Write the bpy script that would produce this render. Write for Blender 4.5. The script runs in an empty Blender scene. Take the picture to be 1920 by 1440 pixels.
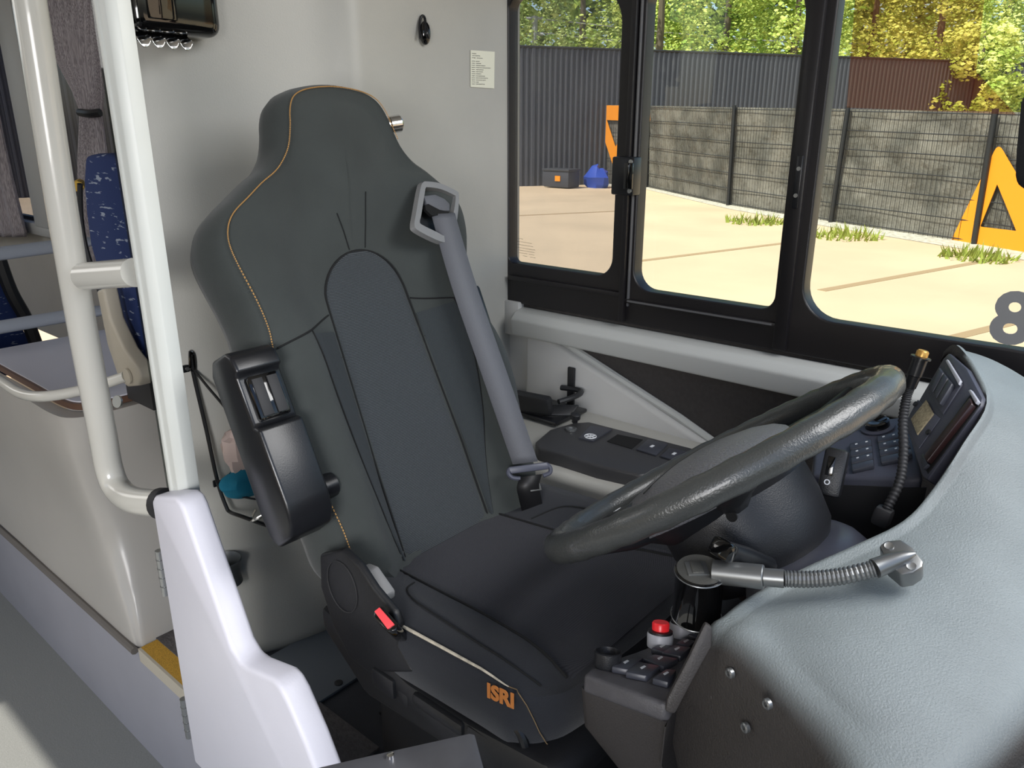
import bpy, bmesh, math, random
from mathutils import Vector as V, Matrix
random.seed(7)
C = bpy.context.scene.collection
SC = bpy.context.scene
PI = math.pi

# ------------------------------------------------------------------ camera model (metres; bus floor z=0, X = bus front, Y = driver window)
FPX = 1442.0
PITCH = math.atan(1442/4323); YAW = math.atan2(1305, 1520)
CAMZ = 1.45
cp, sp = math.cos(PITCH), math.sin(PITCH)
fx, fy = -math.sin(YAW), math.cos(YAW)
rx, ry = fy, -fx
def ray(px, py):
    u, v = px-960, py-720
    h = FPX*cp - v*sp
    return V((h*fx+u*rx, h*fy+u*ry, -(v*cp+FPX*sp)))
def P(px, py, X=None, Y=None, Z=None):
    d = ray(px, py)
    t = X/d.x if X is not None else Y/d.y if Y is not None else (Z-CAMZ)/d.z
    return V((d.x*t, d.y*t, CAMZ+d.z*t))
def PL(px, py, o, n):
    d = ray(px, py); t = (V(o)-V((0, 0, CAMZ))).dot(n)/d.dot(n)
    return V((0, 0, CAMZ))+d*t

# ------------------------------------------------------------------ materials
def lin(c):
    c = c/255
    return c/12.92 if c <= .04045 else ((c+.055)/1.055)**2.4
def rgb(c): return (lin(c[0]), lin(c[1]), lin(c[2]), 1)
def mat(name, col, rough=.5, metal=0, bump=0, bscale=200, spec=.5, var=0, vscale=6, coat=0, emis=0, sheen=0):
    m = bpy.data.materials.new(name); m.use_nodes = True
    nt = m.node_tree; b = nt.nodes['Principled BSDF']
    b.inputs['Base Color'].default_value = rgb(col)
    b.inputs['Roughness'].default_value = rough
    b.inputs['Metallic'].default_value = metal
    b.inputs['Specular IOR Level'].default_value = spec
    b.inputs['Coat Weight'].default_value = coat
    if sheen:
        b.inputs['Sheen Weight'].default_value = sheen
    if emis:
        b.inputs['Emission Color'].default_value = rgb(col); b.inputs['Emission Strength'].default_value = emis
    tc = nt.nodes.new('ShaderNodeTexCoord')
    if bump:
        n = nt.nodes.new('ShaderNodeTexNoise'); n.inputs['Scale'].default_value = bscale; n.inputs['Detail'].default_value = 3
        bp = nt.nodes.new('ShaderNodeBump'); bp.inputs['Strength'].default_value = bump; bp.inputs['Distance'].default_value = .002
        nt.links.new(tc.outputs['Object'], n.inputs['Vector']); nt.links.new(n.outputs['Fac'], bp.inputs['Height'])
        nt.links.new(bp.outputs['Normal'], b.inputs['Normal'])
    if var:
        n2 = nt.nodes.new('ShaderNodeTexNoise'); n2.inputs['Scale'].default_value = vscale; n2.inputs['Detail'].default_value = 5
        r = nt.nodes.new('ShaderNodeValToRGB')
        c = rgb(col)
        r.color_ramp.elements[0].position = .3; r.color_ramp.elements[1].position = .7
        r.color_ramp.elements[0].color = tuple(x*(1-var) for x in c[:3])+(1,)
        r.color_ramp.elements[1].color = tuple(min(1, x*(1+var)) for x in c[:3])+(1,)
        nt.links.new(tc.outputs['Object'], n2.inputs['Vector']); nt.links.new(n2.outputs['Fac'], r.inputs['Fac'])
        nt.links.new(r.outputs['Color'], b.inputs['Base Color'])
    return m
def weave(name, col, col2, scale=1100, rough=.9, strength=.6):
    m = mat(name, col, rough, spec=.2, sheen=.12); nt = m.node_tree; b = nt.nodes['Principled BSDF']
    tc = nt.nodes.new('ShaderNodeTexCoord'); mp = nt.nodes.new('ShaderNodeMapping')
    mp.inputs['Rotation'].default_value = (0, math.radians(-24), 0)
    nt.links.new(tc.outputs['Object'], mp.inputs['Vector'])
    w1 = nt.nodes.new('ShaderNodeTexWave'); w1.bands_direction = 'Z'; w1.inputs['Scale'].default_value = scale/6.28; w1.inputs['Distortion'].default_value = 1.5; w1.inputs['Detail'].default_value = 1; w1.inputs['Detail Scale'].default_value = 30
    w2 = nt.nodes.new('ShaderNodeTexNoise'); w2.inputs['Scale'].default_value = scale*1.1
    mx = nt.nodes.new('ShaderNodeMath'); mx.operation = 'MULTIPLY'
    nt.links.new(mp.outputs['Vector'], w1.inputs['Vector']); nt.links.new(mp.outputs['Vector'], w2.inputs['Vector'])
    nt.links.new(w1.outputs['Fac'], mx.inputs[0]); nt.links.new(w2.outputs['Fac'], mx.inputs[1])
    r = nt.nodes.new('ShaderNodeValToRGB'); r.color_ramp.elements[0].color = rgb(col); r.color_ramp.elements[1].color = rgb(col2)
    r.color_ramp.elements[0].position = .15; r.color_ramp.elements[1].position = .6
    nt.links.new(mx.outputs[0], r.inputs['Fac']); nt.links.new(r.outputs['Color'], b.inputs['Base Color'])
    bp = nt.nodes.new('ShaderNodeBump'); bp.inputs['Strength'].default_value = strength; bp.inputs['Distance'].default_value = .001
    nt.links.new(mx.outputs[0], bp.inputs['Height']); nt.links.new(bp.outputs['Normal'], b.inputs['Normal'])
    return m
def glass(name, tint, refl=.07, dust=0.0, dustcol=(200, 200, 195)):
    m = bpy.data.materials.new(name); m.use_nodes = True; nt = m.node_tree; nt.nodes.clear()
    out = nt.nodes.new('ShaderNodeOutputMaterial')
    t = nt.nodes.new('ShaderNodeBsdfTransparent'); t.inputs[0].default_value = rgb(tint)
    g = nt.nodes.new('ShaderNodeBsdfGlossy'); g.inputs['Roughness'].default_value = .02
    mx = nt.nodes.new('ShaderNodeMixShader'); mx.inputs[0].default_value = refl
    nt.links.new(t.outputs[0], mx.inputs[1]); nt.links.new(g.outputs[0], mx.inputs[2])
    last = mx
    if dust:
        d = nt.nodes.new('ShaderNodeBsdfDiffuse'); d.inputs[0].default_value = rgb(dustcol)
        n = nt.nodes.new('ShaderNodeTexNoise'); n.inputs['Scale'].default_value = 9; n.inputs['Detail'].default_value = 8
        tc = nt.nodes.new('ShaderNodeTexCoord'); nt.links.new(tc.outputs['Object'], n.inputs['Vector'])
        mm = nt.nodes.new('ShaderNodeMath'); mm.operation = 'MULTIPLY'; mm.inputs[1].default_value = dust*2
        nt.links.new(n.outputs['Fac'], mm.inputs[0])
        m2 = nt.nodes.new('ShaderNodeMixShader'); nt.links.new(mm.outputs[0], m2.inputs[0])
        nt.links.new(mx.outputs[0], m2.inputs[1]); nt.links.new(d.outputs[0], m2.inputs[2]); last = m2
    nt.links.new(last.outputs[0], out.inputs['Surface'])
    return m

# ------------------------------------------------------------------ mesh helpers
OFF = {}
def ortho(w):
    w = V(w).normalized(); a = V((0, 0, 1)) if abs(w.z) < .9 else V((1, 0, 0))
    u = a.cross(w).normalized(); return u, w.cross(u), w
def catmull(pts, k=6, closed=False):
    pts = [V(p) for p in pts]; n = len(pts); out = []
    rng = range(n) if closed else range(n-1)
    for i in rng:
        g = (lambda j: pts[j % n]) if closed else (lambda j: pts[max(0, min(n-1, j))])
        p0, p1, p2, p3 = g(i-1), g(i), g(i+1), g(i+2)
        for s in range(k):
            t = s/k
            out.append(.5*((2*p1)+(p2-p0)*t+(2*p0-5*p1+4*p2-p3)*t*t+(3*p1-p0-3*p2+p3)*t**3))
    if not closed: out.append(pts[-1])
    return out
class MB:
    def __init__(s): s.v = []; s.f = []
    def add(s, vs, fs):
        o = len(s.v); s.v += [V(x) for x in vs]; s.f += [tuple(i+o for i in f) for f in fs]; return s
    def box(s, c, size, R=None):
        c = V(c); ax = R or (V((1, 0, 0)), V((0, 1, 0)), V((0, 0, 1)))
        vs = [c+ax[0]*(size[0]/2*i)+ax[1]*(size[1]/2*j)+ax[2]*(size[2]/2*k) for i in (-1, 1) for j in (-1, 1) for k in (-1, 1)]
        return s.add(vs, [(0, 1, 3, 2), (4, 6, 7, 5), (0, 4, 5, 1), (2, 3, 7, 6), (0, 2, 6, 4), (1, 5, 7, 3)])
    def bb(s, a, b):
        a, b = V(a), V(b); return s.box((a+b)/2, b-a)
    def prism(s, poly, vec):
        n = len(poly); poly = [V(p) for p in poly]; vec = V(vec)
        return s.add(poly+[p+vec for p in poly], [tuple(range(n-1, -1, -1)), tuple(range(n, 2*n))]+[(i, (i+1) % n, (i+1) % n+n, i+n) for i in range(n)])
    def tube(s, pts, r, n=12, k=0, closed=False, caps=True, flat=None):
        pts = [V(p) for p in pts]
        if k: pts = catmull(pts, k, closed)
        m = len(pts); rs = r if isinstance(r, (list, tuple)) else [r]*m
        if len(rs) != m:
            rs = [rs[min(len(rs)-1, int(i*(len(rs)-1)/(m-1)))]+(rs[min(len(rs)-1, int(i*(len(rs)-1)/(m-1))+1)]-rs[int(i*(len(rs)-1)/(m-1))])*((i*(len(rs)-1)/(m-1)) % 1) for i in range(m)]
        tg = []
        for i in range(m):
            a = pts[(i-1) % m] if closed or i > 0 else pts[0]; b = pts[(i+1) % m] if closed or i < m-1 else pts[-1]
            tg.append((b-a).normalized())
        u = ortho(tg[0])[0]; vs = []
        for i in range(m):
            u = (u-tg[i]*u.dot(tg[i])).normalized(); w = tg[i].cross(u)
            for j in range(n):
                a = 2*PI*j/n
                vs.append(pts[i]+(u*math.cos(a)+w*math.sin(a))*rs[i])
        fs = []
        for i in range(m if closed else m-1):
            for j in range(n):
                a, b = i*n+j, i*n+(j+1) % n; c, d = ((i+1) % m)*n+(j+1) % n, ((i+1) % m)*n+j
                fs.append((a, b, c, d))
        if caps and not closed: fs += [tuple(range(n-1, -1, -1)), tuple(range((m-1)*n, m*n))]
        return s.add(vs, fs)
    def lathe(s, prof, o, axis, n=28):
        u, w, ax = ortho(axis); o = V(o); vs = []; m = len(prof)
        for r, h in prof:
            for j in range(n):
                a = 2*PI*j/n; vs.append(o+ax*h+(u*math.cos(a)+w*math.sin(a))*max(r, 1e-5))
        fs = [(i*n+j, i*n+(j+1) % n, (i+1)*n+(j+1) % n, (i+1)*n+j) for i in range(m-1) for j in range(n)]
        fs += [tuple(range(n-1, -1, -1)), tuple(range((m-1)*n, m*n))]
        return s.add(vs, fs)
    def grid(s, rows, ring=False, cap=False):
        m, n = len(rows), len(rows[0])
        fs = [(i*n+j, i*n+(j+1) % n, (i+1)*n+(j+1) % n, (i+1)*n+j) for i in range(m-1) for j in range(n if ring else n-1)]
        if cap: fs += [tuple(range(n-1, -1, -1)), tuple(range((m-1)*n, m*n))]
        return s.add([p for r in rows for p in r], fs)
    def ell(s, c, r, R=None, nu=16, nv=10, jit=0):
        c = V(c); ax = R or (V((1, 0, 0)), V((0, 1, 0)), V((0, 0, 1))); rows = []
        for i in range(nv+1):
            th = PI*i/nv; row = []
            for j in range(nu):
                a = 2*PI*j/nu; q = 1+random.uniform(-jit, jit)
                row.append(c+(ax[0]*(r[0]*math.sin(th)*math.cos(a))+ax[1]*(r[1]*math.sin(th)*math.sin(a))+ax[2]*(r[2]*math.cos(th)))*q)
            rows.append(row)
        return s.grid(rows, ring=True)
    def build(s, name, m, parent=None, bevel=0, seg=2, smooth=True, ang=40, sub=0, label=None, solid=0, recalc=True):
        off = OFF.get(parent.name, V((0, 0, 0))) if parent else V((0, 0, 0))
        me = bpy.data.meshes.new(name); me.from_pydata([tuple(p-off) for p in s.v], [], s.f)
        bm = bmesh.new(); bm.from_mesh(me)
        bmesh.ops.remove_doubles(bm, verts=bm.verts, dist=1e-6)
        if recalc: bmesh.ops.recalc_face_normals(bm, faces=bm.faces)
        if bevel:
            es = [e for e in bm.edges if len(e.link_faces) == 2 and e.calc_face_angle(0) > math.radians(32)]
            bmesh.ops.bevel(bm, geom=es, offset=bevel, segments=seg, profile=.5, affect='EDGES', clamp_overlap=True)
        bm.to_mesh(me); bm.free()
        if smooth:
            for p in me.polygons: p.use_smooth = True
            me.set_sharp_from_angle(angle=math.radians(ang))
        o = bpy.data.objects.new(name, me); C.objects.link(o); me.materials.append(m)
        if solid:
            md = o.modifiers.new('s', 'SOLIDIFY'); md.thickness = solid; md.offset = 0
        if sub:
            md = o.modifiers.new('u', 'SUBSURF'); md.levels = sub; md.render_levels = sub
        if parent: o.parent = parent; OFF[o.name] = off
        if label: o['label'] = label
        return o
def tag(o, label, cat, group=None, kind=None):
    o['label'] = label; o['category'] = cat
    if group: o['group'] = group
    if kind: o['kind'] = kind
    return o
def thing(name, loc, label, cat, group=None):
    o = bpy.data.objects.new(name, None); o.location = loc; o.empty_display_size = .05; C.objects.link(o); OFF[o.name] = V(loc)
    return tag(o, label, cat, group)
def struct(o): o['kind'] = 'structure'; return o
def rrect(x0, y0, x1, y1, r, n=8):
    out = []
    if not isinstance(r, (list, tuple)): r = [r]*4
    for (cx, cy, a0), q in zip([(x1, y1, 0), (x0, y1, 90), (x0, y0, 180), (x1, y0, 270)], r):
        sx, sy = (1 if cx == x1 else -1), (1 if cy == y1 else -1)
        for k in range(n+1):
            a = math.radians(a0+90*k/n); out.append((cx-sx*q+q*math.cos(a), cy-sy*q+q*math.sin(a)))
    return out
def holed(name, loops, thick, f, m, parent=None, bev=0, **kw):
    cu = bpy.data.curves.new('tmp', 'CURVE'); cu.dimensions = '2D'; cu.fill_mode = 'BOTH'; cu.extrude = thick/2; cu.bevel_depth = bev
    for L in loops:
        sp_ = cu.splines.new('POLY'); sp_.points.add(len(L)-1); sp_.use_cyclic_u = True
        for i, (x, y) in enumerate(L): sp_.points[i].co = (x, y, 0, 1)
    o = bpy.data.objects.new('tmp', cu); C.objects.link(o); bpy.context.view_layer.update()
    me = bpy.data.meshes.new_from_object(o.evaluated_get(bpy.context.evaluated_depsgraph_get()))
    vs = [V(f(v.co.x, v.co.y, v.co.z)) for v in me.vertices]; fs = [tuple(p.vertices) for p in me.polygons]
    bpy.data.objects.remove(o); bpy.data.curves.remove(cu); bpy.data.meshes.remove(me)
    mb = MB(); mb.add(vs, fs); return mb.build(name, m, parent, **kw)
def text(name, s, size, origin, ux, uy, m, parent=None, bold=0, thick=.0006, align='CENTER', shear=0):
    cu = bpy.data.curves.new('tmp', 'FONT'); cu.body = s; cu.size = size; cu.extrude = thick; cu.offset = bold; cu.align_x = align; cu.align_y = 'CENTER'; cu.shear = shear; cu.resolution_u = 4
    o = bpy.data.objects.new('tmp', cu); C.objects.link(o); bpy.context.view_layer.update()
    me = bpy.data.meshes.new_from_object(o.evaluated_get(bpy.context.evaluated_depsgraph_get()))
    ux, uy = V(ux).normalized(), V(uy).normalized(); n = ux.cross(uy)
    vs = [V(origin)+ux*v.co.x+uy*v.co.y+n*v.co.z for v in me.vertices]; fs = [tuple(p.vertices) for p in me.polygons]
    bpy.data.objects.remove(o); bpy.data.curves.remove(cu); bpy.data.meshes.remove(me)
    mb = MB(); mb.add(vs, fs); return mb.build(name, m, parent, smooth=False)
def lerp(a, b, t): return a+(b-a)*t
def sst(a, b, x):
    t = max(0, min(1, (x-a)/(b-a))); return t*t*(3-2*t)
def interp(tab, x):
    if x <= tab[0][0]: return tab[0][1]
    for (a, b), (c, d) in zip(tab, tab[1:]):
        if x <= c: return b+(d-b)*(x-a)/(c-a)
    return tab[-1][1]

# ------------------------------------------------------------------ palette
M = {}
M['wall'] = mat('wall_panel', (172, 171, 165), .45, bump=.15, bscale=350, var=.03)
M['wall2'] = mat('side_panel', (188, 188, 186), .5, bump=.15, bscale=350)
M['rail'] = mat('window_rail', (186, 188, 186), .45, bump=.1, bscale=300)
M['carpet'] = mat('wall_carpet', (66, 63, 62), .95, bump=.8, bscale=500, var=.1, vscale=120)
M['post'] = mat('post_paint', (214, 217, 212), .4, var=.03, vscale=10)
M['tube'] = mat('grab_paint', (205, 203, 195), .22, coat=.4)
M['door'] = mat('door_paint', (222, 221, 231), .42, bump=.08, bscale=300, var=.03)
M['mould'] = mat('moulding_grp', (184, 180, 174), .32, var=.03, coat=.1)
M['riser'] = mat('riser_lilac', (146, 146, 154), .6, var=.04)
M['floor'] = mat('bus_floor', (128, 130, 128), .7, bump=.3, bscale=400, var=.12, vscale=300)
M['mat'] = mat('cab_mat', (48, 50, 56), .75, bump=.3, bscale=400, var=.1)
M['lip'] = mat('cab_lip', (96, 102, 108), .6)
M['trimdark'] = mat('trim_dark', (105, 100, 95), .7)
M['yellow'] = mat('yellow_grit', (196, 150, 52), .85, bump=1, bscale=500, var=.25, vscale=400)
M['winframe'] = mat('window_black', (26, 24, 26), .38, bump=.05, bscale=300)
M['blackp'] = mat('black_plastic', (30, 31, 34), .42, bump=.2, bscale=600)
M['blacks'] = mat('black_satin', (24, 25, 28), .3, bump=.05, bscale=500)
M['blackg'] = mat('black_gloss', (10, 10, 11), .06, coat=.6)
M['rubber'] = mat('rubber', (38, 38, 40), .6)
M['alu'] = mat('brushed_alu', (190, 192, 192), .3, metal=.9)
M['chrome'] = mat('chrome', (220, 220, 220), .12, metal=1)
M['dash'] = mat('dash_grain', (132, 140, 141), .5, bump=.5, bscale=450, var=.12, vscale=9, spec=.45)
def top_sheen(m, dark):  # upward faces paler: sky sheen painted into the base colour
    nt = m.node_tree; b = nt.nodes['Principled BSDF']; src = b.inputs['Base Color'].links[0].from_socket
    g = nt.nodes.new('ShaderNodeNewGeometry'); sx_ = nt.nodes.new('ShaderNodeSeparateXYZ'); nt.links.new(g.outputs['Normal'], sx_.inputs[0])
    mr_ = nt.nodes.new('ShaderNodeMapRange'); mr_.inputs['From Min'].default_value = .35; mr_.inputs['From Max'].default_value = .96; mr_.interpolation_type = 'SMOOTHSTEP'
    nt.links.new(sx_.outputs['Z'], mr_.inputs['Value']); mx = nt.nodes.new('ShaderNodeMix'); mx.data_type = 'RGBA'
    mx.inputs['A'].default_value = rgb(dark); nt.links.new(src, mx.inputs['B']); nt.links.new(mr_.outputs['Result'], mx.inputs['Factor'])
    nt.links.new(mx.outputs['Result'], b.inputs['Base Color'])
top_sheen(M['dash'], (58, 55, 53))
M['dashdk'] = mat('dash_side_shaded', (56, 53, 52), .55, bump=.3, bscale=450, var=.05)  # same plastic as the dash, shade of its sides put into the colour
M['panel'] = mat('panel_plum', (74, 76, 88), .45, bump=.15, bscale=500)
M['swpanel'] = mat('switch_panel', (70, 69, 72), .5, bump=.2, bscale=500, var=.15, vscale=60)
M['switch'] = mat('switch_key', (60, 62, 70), .38)
M['icon'] = mat('icon_white', (215, 218, 222), .6)
M['fab'] = mat('seat_fabric', (60, 64, 63), .92, bump=.35, bscale=900, spec=.2, var=.12, vscale=7, sheen=.15)
M['fab_shade'] = mat('seat_fabric_shaded', (40, 42, 47), .92, bump=.35, bscale=900, spec=.2, sheen=.15)  # seat fabric darkened, the shade low on the seat put into its colour
M['weave'] = weave('seat_weave', (46, 50, 53), (86, 91, 95))
M['weave2'] = weave('seat_weave_side', (46, 51, 53), (66, 71, 75), 1300)
M['weave3'] = weave('cushion_weave', (40, 41, 47), (60, 61, 68), 1200)
M['seam'] = mat('seam', (18, 19, 20), .95)
M['tan'] = mat('tan_thread', (176, 134, 78), .8)
M['worn'] = mat('worn_piping', (190, 182, 165), .9, var=.3, vscale=90)
M['isri'] = mat('orange_thread', (196, 122, 58), .8)
M['seatblk'] = mat('seat_plastic', (19, 20, 23), .45, bump=.15, bscale=600)
M['belt'] = mat('belt_web', (92, 94, 100), .65, bump=.4, bscale=700)
M['bezel'] = mat('belt_bezel', (128, 128, 128), .4, bump=.1, bscale=500)
M['red'] = mat('red_button', (214, 40, 46), .3, emis=.25)
M['buckle'] = mat('buckle_red', (226, 72, 78), .35, emis=.2)
M['greyp'] = mat('grey_plastic', (176, 178, 186), .4)
M['beltb'] = mat('black_strap', (22, 22, 24), .5)
M['wheel'] = mat('wheel_leather', (66, 68, 67), .30, coat=.25, bump=.35, bscale=420, spec=.6)
M['hub'] = mat('hub_grain', (112, 112, 116), .36, bump=.8, bscale=330, spec=.55)
M['velcro'] = mat('velcro', (170, 158, 128), .95, bump=1, bscale=600, var=.3, vscale=300)
M['dkred'] = mat('dark_red_insert', (48, 30, 30), .35)
M['smoke'] = mat('metal_satin', (136, 138, 138), .35, metal=.75)
M['lamp'] = mat('lamp_top', (92, 92, 88), .4, metal=.3, bump=.3, bscale=500)
M['blue'] = None
M['table'] = mat('white_laminate', (212, 212, 222), .3)
M['wood'] = mat('wood_edge', (96, 70, 56), .5)
M['railblue'] = mat('rail_paint', (168, 174, 184), .3)
M['beige'] = mat('beige_plastic', (186, 178, 162), .45)
M['tissue'] = mat('tissue', (206, 186, 180), .9)
M['teal'] = mat('teal_cloth', (22, 118, 148), .9, bump=.5, bscale=120)
M['paper'] = mat('sticker_paper', (226, 226, 208), .6)
M['ink'] = mat('ink', (110, 110, 104), .8)
M['curtain'] = None
M['orange'] = mat('orange_print', (244, 150, 20), .7)
M['grey8'] = mat('decal_grey', (136, 136, 136), .6)
M['plate'] = mat('plate_dark', (96, 96, 100), .32, metal=.35, var=.25, vscale=14)

def blue_fabric():
    m = mat('blue_moquette', (30, 52, 104), .9); nt = m.node_tree; b = nt.nodes['Principled BSDF']
    tc = nt.nodes.new('ShaderNodeTexCoord'); mp = nt.nodes.new('ShaderNodeMapping'); mp.inputs['Scale'].default_value = (30, 30, 150)
    n = nt.nodes.new('ShaderNodeTexNoise'); n.inputs['Scale'].default_value = 1.0; n.inputs['Detail'].default_value = 2
    r = nt.nodes.new('ShaderNodeValToRGB'); r.color_ramp.elements[0].color = rgb((28, 48, 98)); r.color_ramp.elements[1].color = rgb((150, 160, 178))
    r.color_ramp.elements[0].position = .63; r.color_ramp.elements[1].position = .68
    nt.links.new(tc.outputs['Object'], mp.inputs['Vector']); nt.links.new(mp.outputs['Vector'], n.inputs['Vector'])
    nt.links.new(n.outputs['Fac'], r.inputs['Fac']); nt.links.new(r.outputs['Color'], b.inputs['Base Color'])
    return m
M['blue'] = blue_fabric()
def striped(name, c1, c2, sx, vec=(1, 1, 1)):
    m = mat(name, c1, .85); nt = m.node_tree; b = nt.nodes['Principled BSDF']
    tc = nt.nodes.new('ShaderNodeTexCoord'); mp = nt.nodes.new('ShaderNodeMapping'); mp.inputs['Scale'].default_value = (sx, sx, 1.2)
    n = nt.nodes.new('ShaderNodeTexNoise'); n.inputs['Scale'].default_value = 1; n.inputs['Detail'].default_value = 3
    r = nt.nodes.new('ShaderNodeValToRGB'); r.color_ramp.elements[0].color = rgb(c1); r.color_ramp.elements[1].color = rgb(c2)
    r.color_ramp.elements[0].position = .4; r.color_ramp.elements[1].position = .62
    nt.links.new(tc.outputs['Object'], mp.inputs['Vector']); nt.links.new(mp.outputs['Vector'], n.inputs['Vector'])
    nt.links.new(n.outputs['Fac'], r.inputs['Fac']); nt.links.new(r.outputs['Color'], b.inputs['Base Color'])
    return m
M['curtain'] = striped('curtain_stripe', (138, 130, 134), (196, 188, 191), 420)

# ================================================================== SETTING
# floors
struct(MB().bb((-6.5, -1.15, -.04), (.35, .56, 0)).build('floor', M['floor']))
struct(MB().bb((-1.62, .60, .29), (.1, 1.55, .33)).build('floor_cab', M['mat']))
struct(MB().bb((-6.5, .56, -.04), (.1, .60, .322)).build('trim_1', M['riser'], bevel=.003))          # riser of the cab platform
struct(MB().bb((-1.59, .562, .3225), (-.72, .60, .334)).build('trim_2', M['yellow']))                 # yellow grit step nosing
struct(MB().bb((-1.59, .556, .30), (-.72, .562, .334)).build('trim_3', M['beige']))
struct(MB().bb((-1.60, .60, .33), (-.95, .72, .336)).build('trim_4', mat('step_rubber', (88, 84, 84), .8, bump=1, bscale=160, var=.2, vscale=90)))
struct(MB().bb((-1.34, .66, .33), (-1.136, 1.16, .337)).build('trim_5', M['lip'], bevel=.002))
sc_ = thing('floor_screw', P(635, 1281, Z=.337), 'round dark screw cap in grey floor lip behind driver seat', 'screw')
MB().lathe([(.009, 0), (.009, .002), (.006, .003)], P(635, 1281, Z=.337), (0, 0, 1), 16).build('screw_cap', M['rubber'], sc_)

# bulkhead behind the seat: vertical loft with a soft inside corner, flaring at the foot
def bulk(z):
    k = sst(.95, .33, z); fl = .11*k**1.6
    base = [(-1.52+fl*.7, .672), (-1.50+fl*.9, .70), (-1.455+fl*1.0, .80), (-1.40+fl*.8, .97), (-1.375+fl*.6, 1.03), (-1.345+fl*.3, 1.07), (-1.341, 1.12), (-1.341, 1.25), (-1.341, 1.42), (-1.341, 1.475), (-1.339, 1.51), (-1.337, 1.57), (-1.36, 1.6)]
    return [V((x, y, z)) for x, y in base]
zs = [.33, .36, .40, .46, .54, .62, .72, .82, .95, 1.2, 1.5, 2.0, 2.3]
struct(MB().grid([catmull(bulk(z), 4) for z in zs]).build('wall_rear', M['wall'], solid=.015, ang=60))

# driver window wall
YW = 1.55
ax_ = lambda x, y, z: V((x, YW+z, y))
p1 = rrect(-1.33, 1.108, -1.0, 1.745, [.085, .03, .02, .05])
p2 = rrect(-.946, 1.087, -.60, 1.725, [.085, .03, .05, .035])
p3 = rrect(-.551, 1.082, .30, 1.79, [.07, .07, .07, .07])
outer = [(-1.36, 1.011), (.4, 1.011), (.4, 2.3), (-1.36, 2.3)]
wf = struct(holed('window_1', [outer, p1, p2, p3], .03, ax_, M['winframe'], bev=.004, ang=30))
wg = M['glass'] = glass('window_glass', (246, 250, 246), .018)
wg1 = glass('window_glass_dusty', (226, 228, 228), .02, .05)
OFF['window_1'] = V((0, 0, 0))
MB().bb((-1.345, YW+.004, 1.09), (-.985, YW+.008, 1.82)).build('pane', wg1, wf, label='dust-covered sliding pane')
MB().bb((-.955, YW+.010, 1.07), (-.585, YW+.014, 1.82)).build('pane', wg, wf)
MB().bb((-.565, YW+.006, 1.06), (.32, YW+.010, 1.82)).build('pane', wg, wf)
MB().bb((-1.318, YW-.032, 1.070), (-.965, YW-.014, 1.082)).build('sash_rail', M['winframe'], wf, bevel=.002)
MB().bb((-.972, YW-.034, 1.012), (-.958, YW-.012, 2.2)).build('sash_stile', M['winframe'], wf, bevel=.003)
MB().bb((-.954, YW-.026, 1.05), (-.950, YW-.014, 2.2)).build('sash_edge', mat('frame_grey', (92, 92, 94), .4), wf, bevel=.001)
MB().bb((-.594, YW-.030, 1.012), (-.566, YW-.012, 1.78)).build('sash_stile', M['winframe'], wf, bevel=.003)
MB().bb((-.96, YW-.028, 1.058), (-.57, YW-.014, 1.068)).build('sash_rail', M['winframe'], wf, bevel=.002)
MB().bb((-.95, YW-.030, 1.062), (-.60, YW-.026, 1.066)).build('sash_highlight', mat('frame_grey2', (92, 92, 94), .4), wf)
# red sheet painted as reflected light, upper part of the big pane
reflection = bpy.data.materials.new('red_reflection'); reflection.use_nodes = True; nt = reflection.node_tree; nt.nodes.clear()
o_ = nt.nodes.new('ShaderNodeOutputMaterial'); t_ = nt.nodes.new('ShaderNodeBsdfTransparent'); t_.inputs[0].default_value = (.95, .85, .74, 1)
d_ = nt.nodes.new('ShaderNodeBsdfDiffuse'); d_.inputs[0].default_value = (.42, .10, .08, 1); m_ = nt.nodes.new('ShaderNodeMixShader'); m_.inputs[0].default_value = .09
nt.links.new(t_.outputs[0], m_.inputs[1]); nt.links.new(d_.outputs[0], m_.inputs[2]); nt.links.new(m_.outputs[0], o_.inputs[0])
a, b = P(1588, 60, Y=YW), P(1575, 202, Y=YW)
MB().prism([V((a.x, YW, 1.80)), V((b.x+.012, YW, b.z)), V((P(1905, 215, Y=YW).x, YW, P(1905, 215, Y=YW).z)), V((P(1830, 135, Y=YW).x, YW, P(1830, 135, Y=YW).z)), V((P(1830, 20, Y=YW).x, YW, 1.80))], (0, .0008, 0)).build('painted_reflection', reflection, wf, label='reddish transparent sheet standing for reflected light', smooth=False)
# latch, latch plate
LX = P(1146, 330, Y=YW-.05); LT, LB = P(1165, 294, Y=YW-.05).z, P(1165, 366, Y=YW-.05).z; LR = P(1188, 330, Y=YW-.05).x
lt = MB().bb((LX.x, YW-.05, LB), (LR, YW-.018, LT)).build('latch', M['blacks'], wf, bevel=.004)
MB().bb((lerp(LX.x, LR, .62), YW-.056, LB+.014), (LR, YW-.05, LT-.012)).build('latch_grip', M['blackg'], lt, bevel=.002)
for z in (LB+.010, LT-.010):
    MB().lathe([(.005, 0), (.005, .003)], (LR-.008, YW-.050, z), (0, -1, 0), 10).build('screw', M['alu'], lt)
pl_ = MB().bb((-.585, YW-.034, 1.30), (-.572, YW-.028, 1.40)).build('strike_plate', M['blacks'], wf, bevel=.002)
for z in (1.325, 1.375):
    MB().lathe([(.004, 0), (.004, .002)], (-.578, YW-.034, z), (0, -1, 0), 10).build('screw', M['alu'], pl_)
eight = text('number_decal', '8', .125, P(1897, 602, Y=YW), (1, 0, 0), (0, 0, 1), M['grey8'], wf, bold=.004)
GMK = (P(968, 446, Y=YW-.001), P(1006, 452, Y=YW-.001), P(970, 486, Y=YW-.001))

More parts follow.
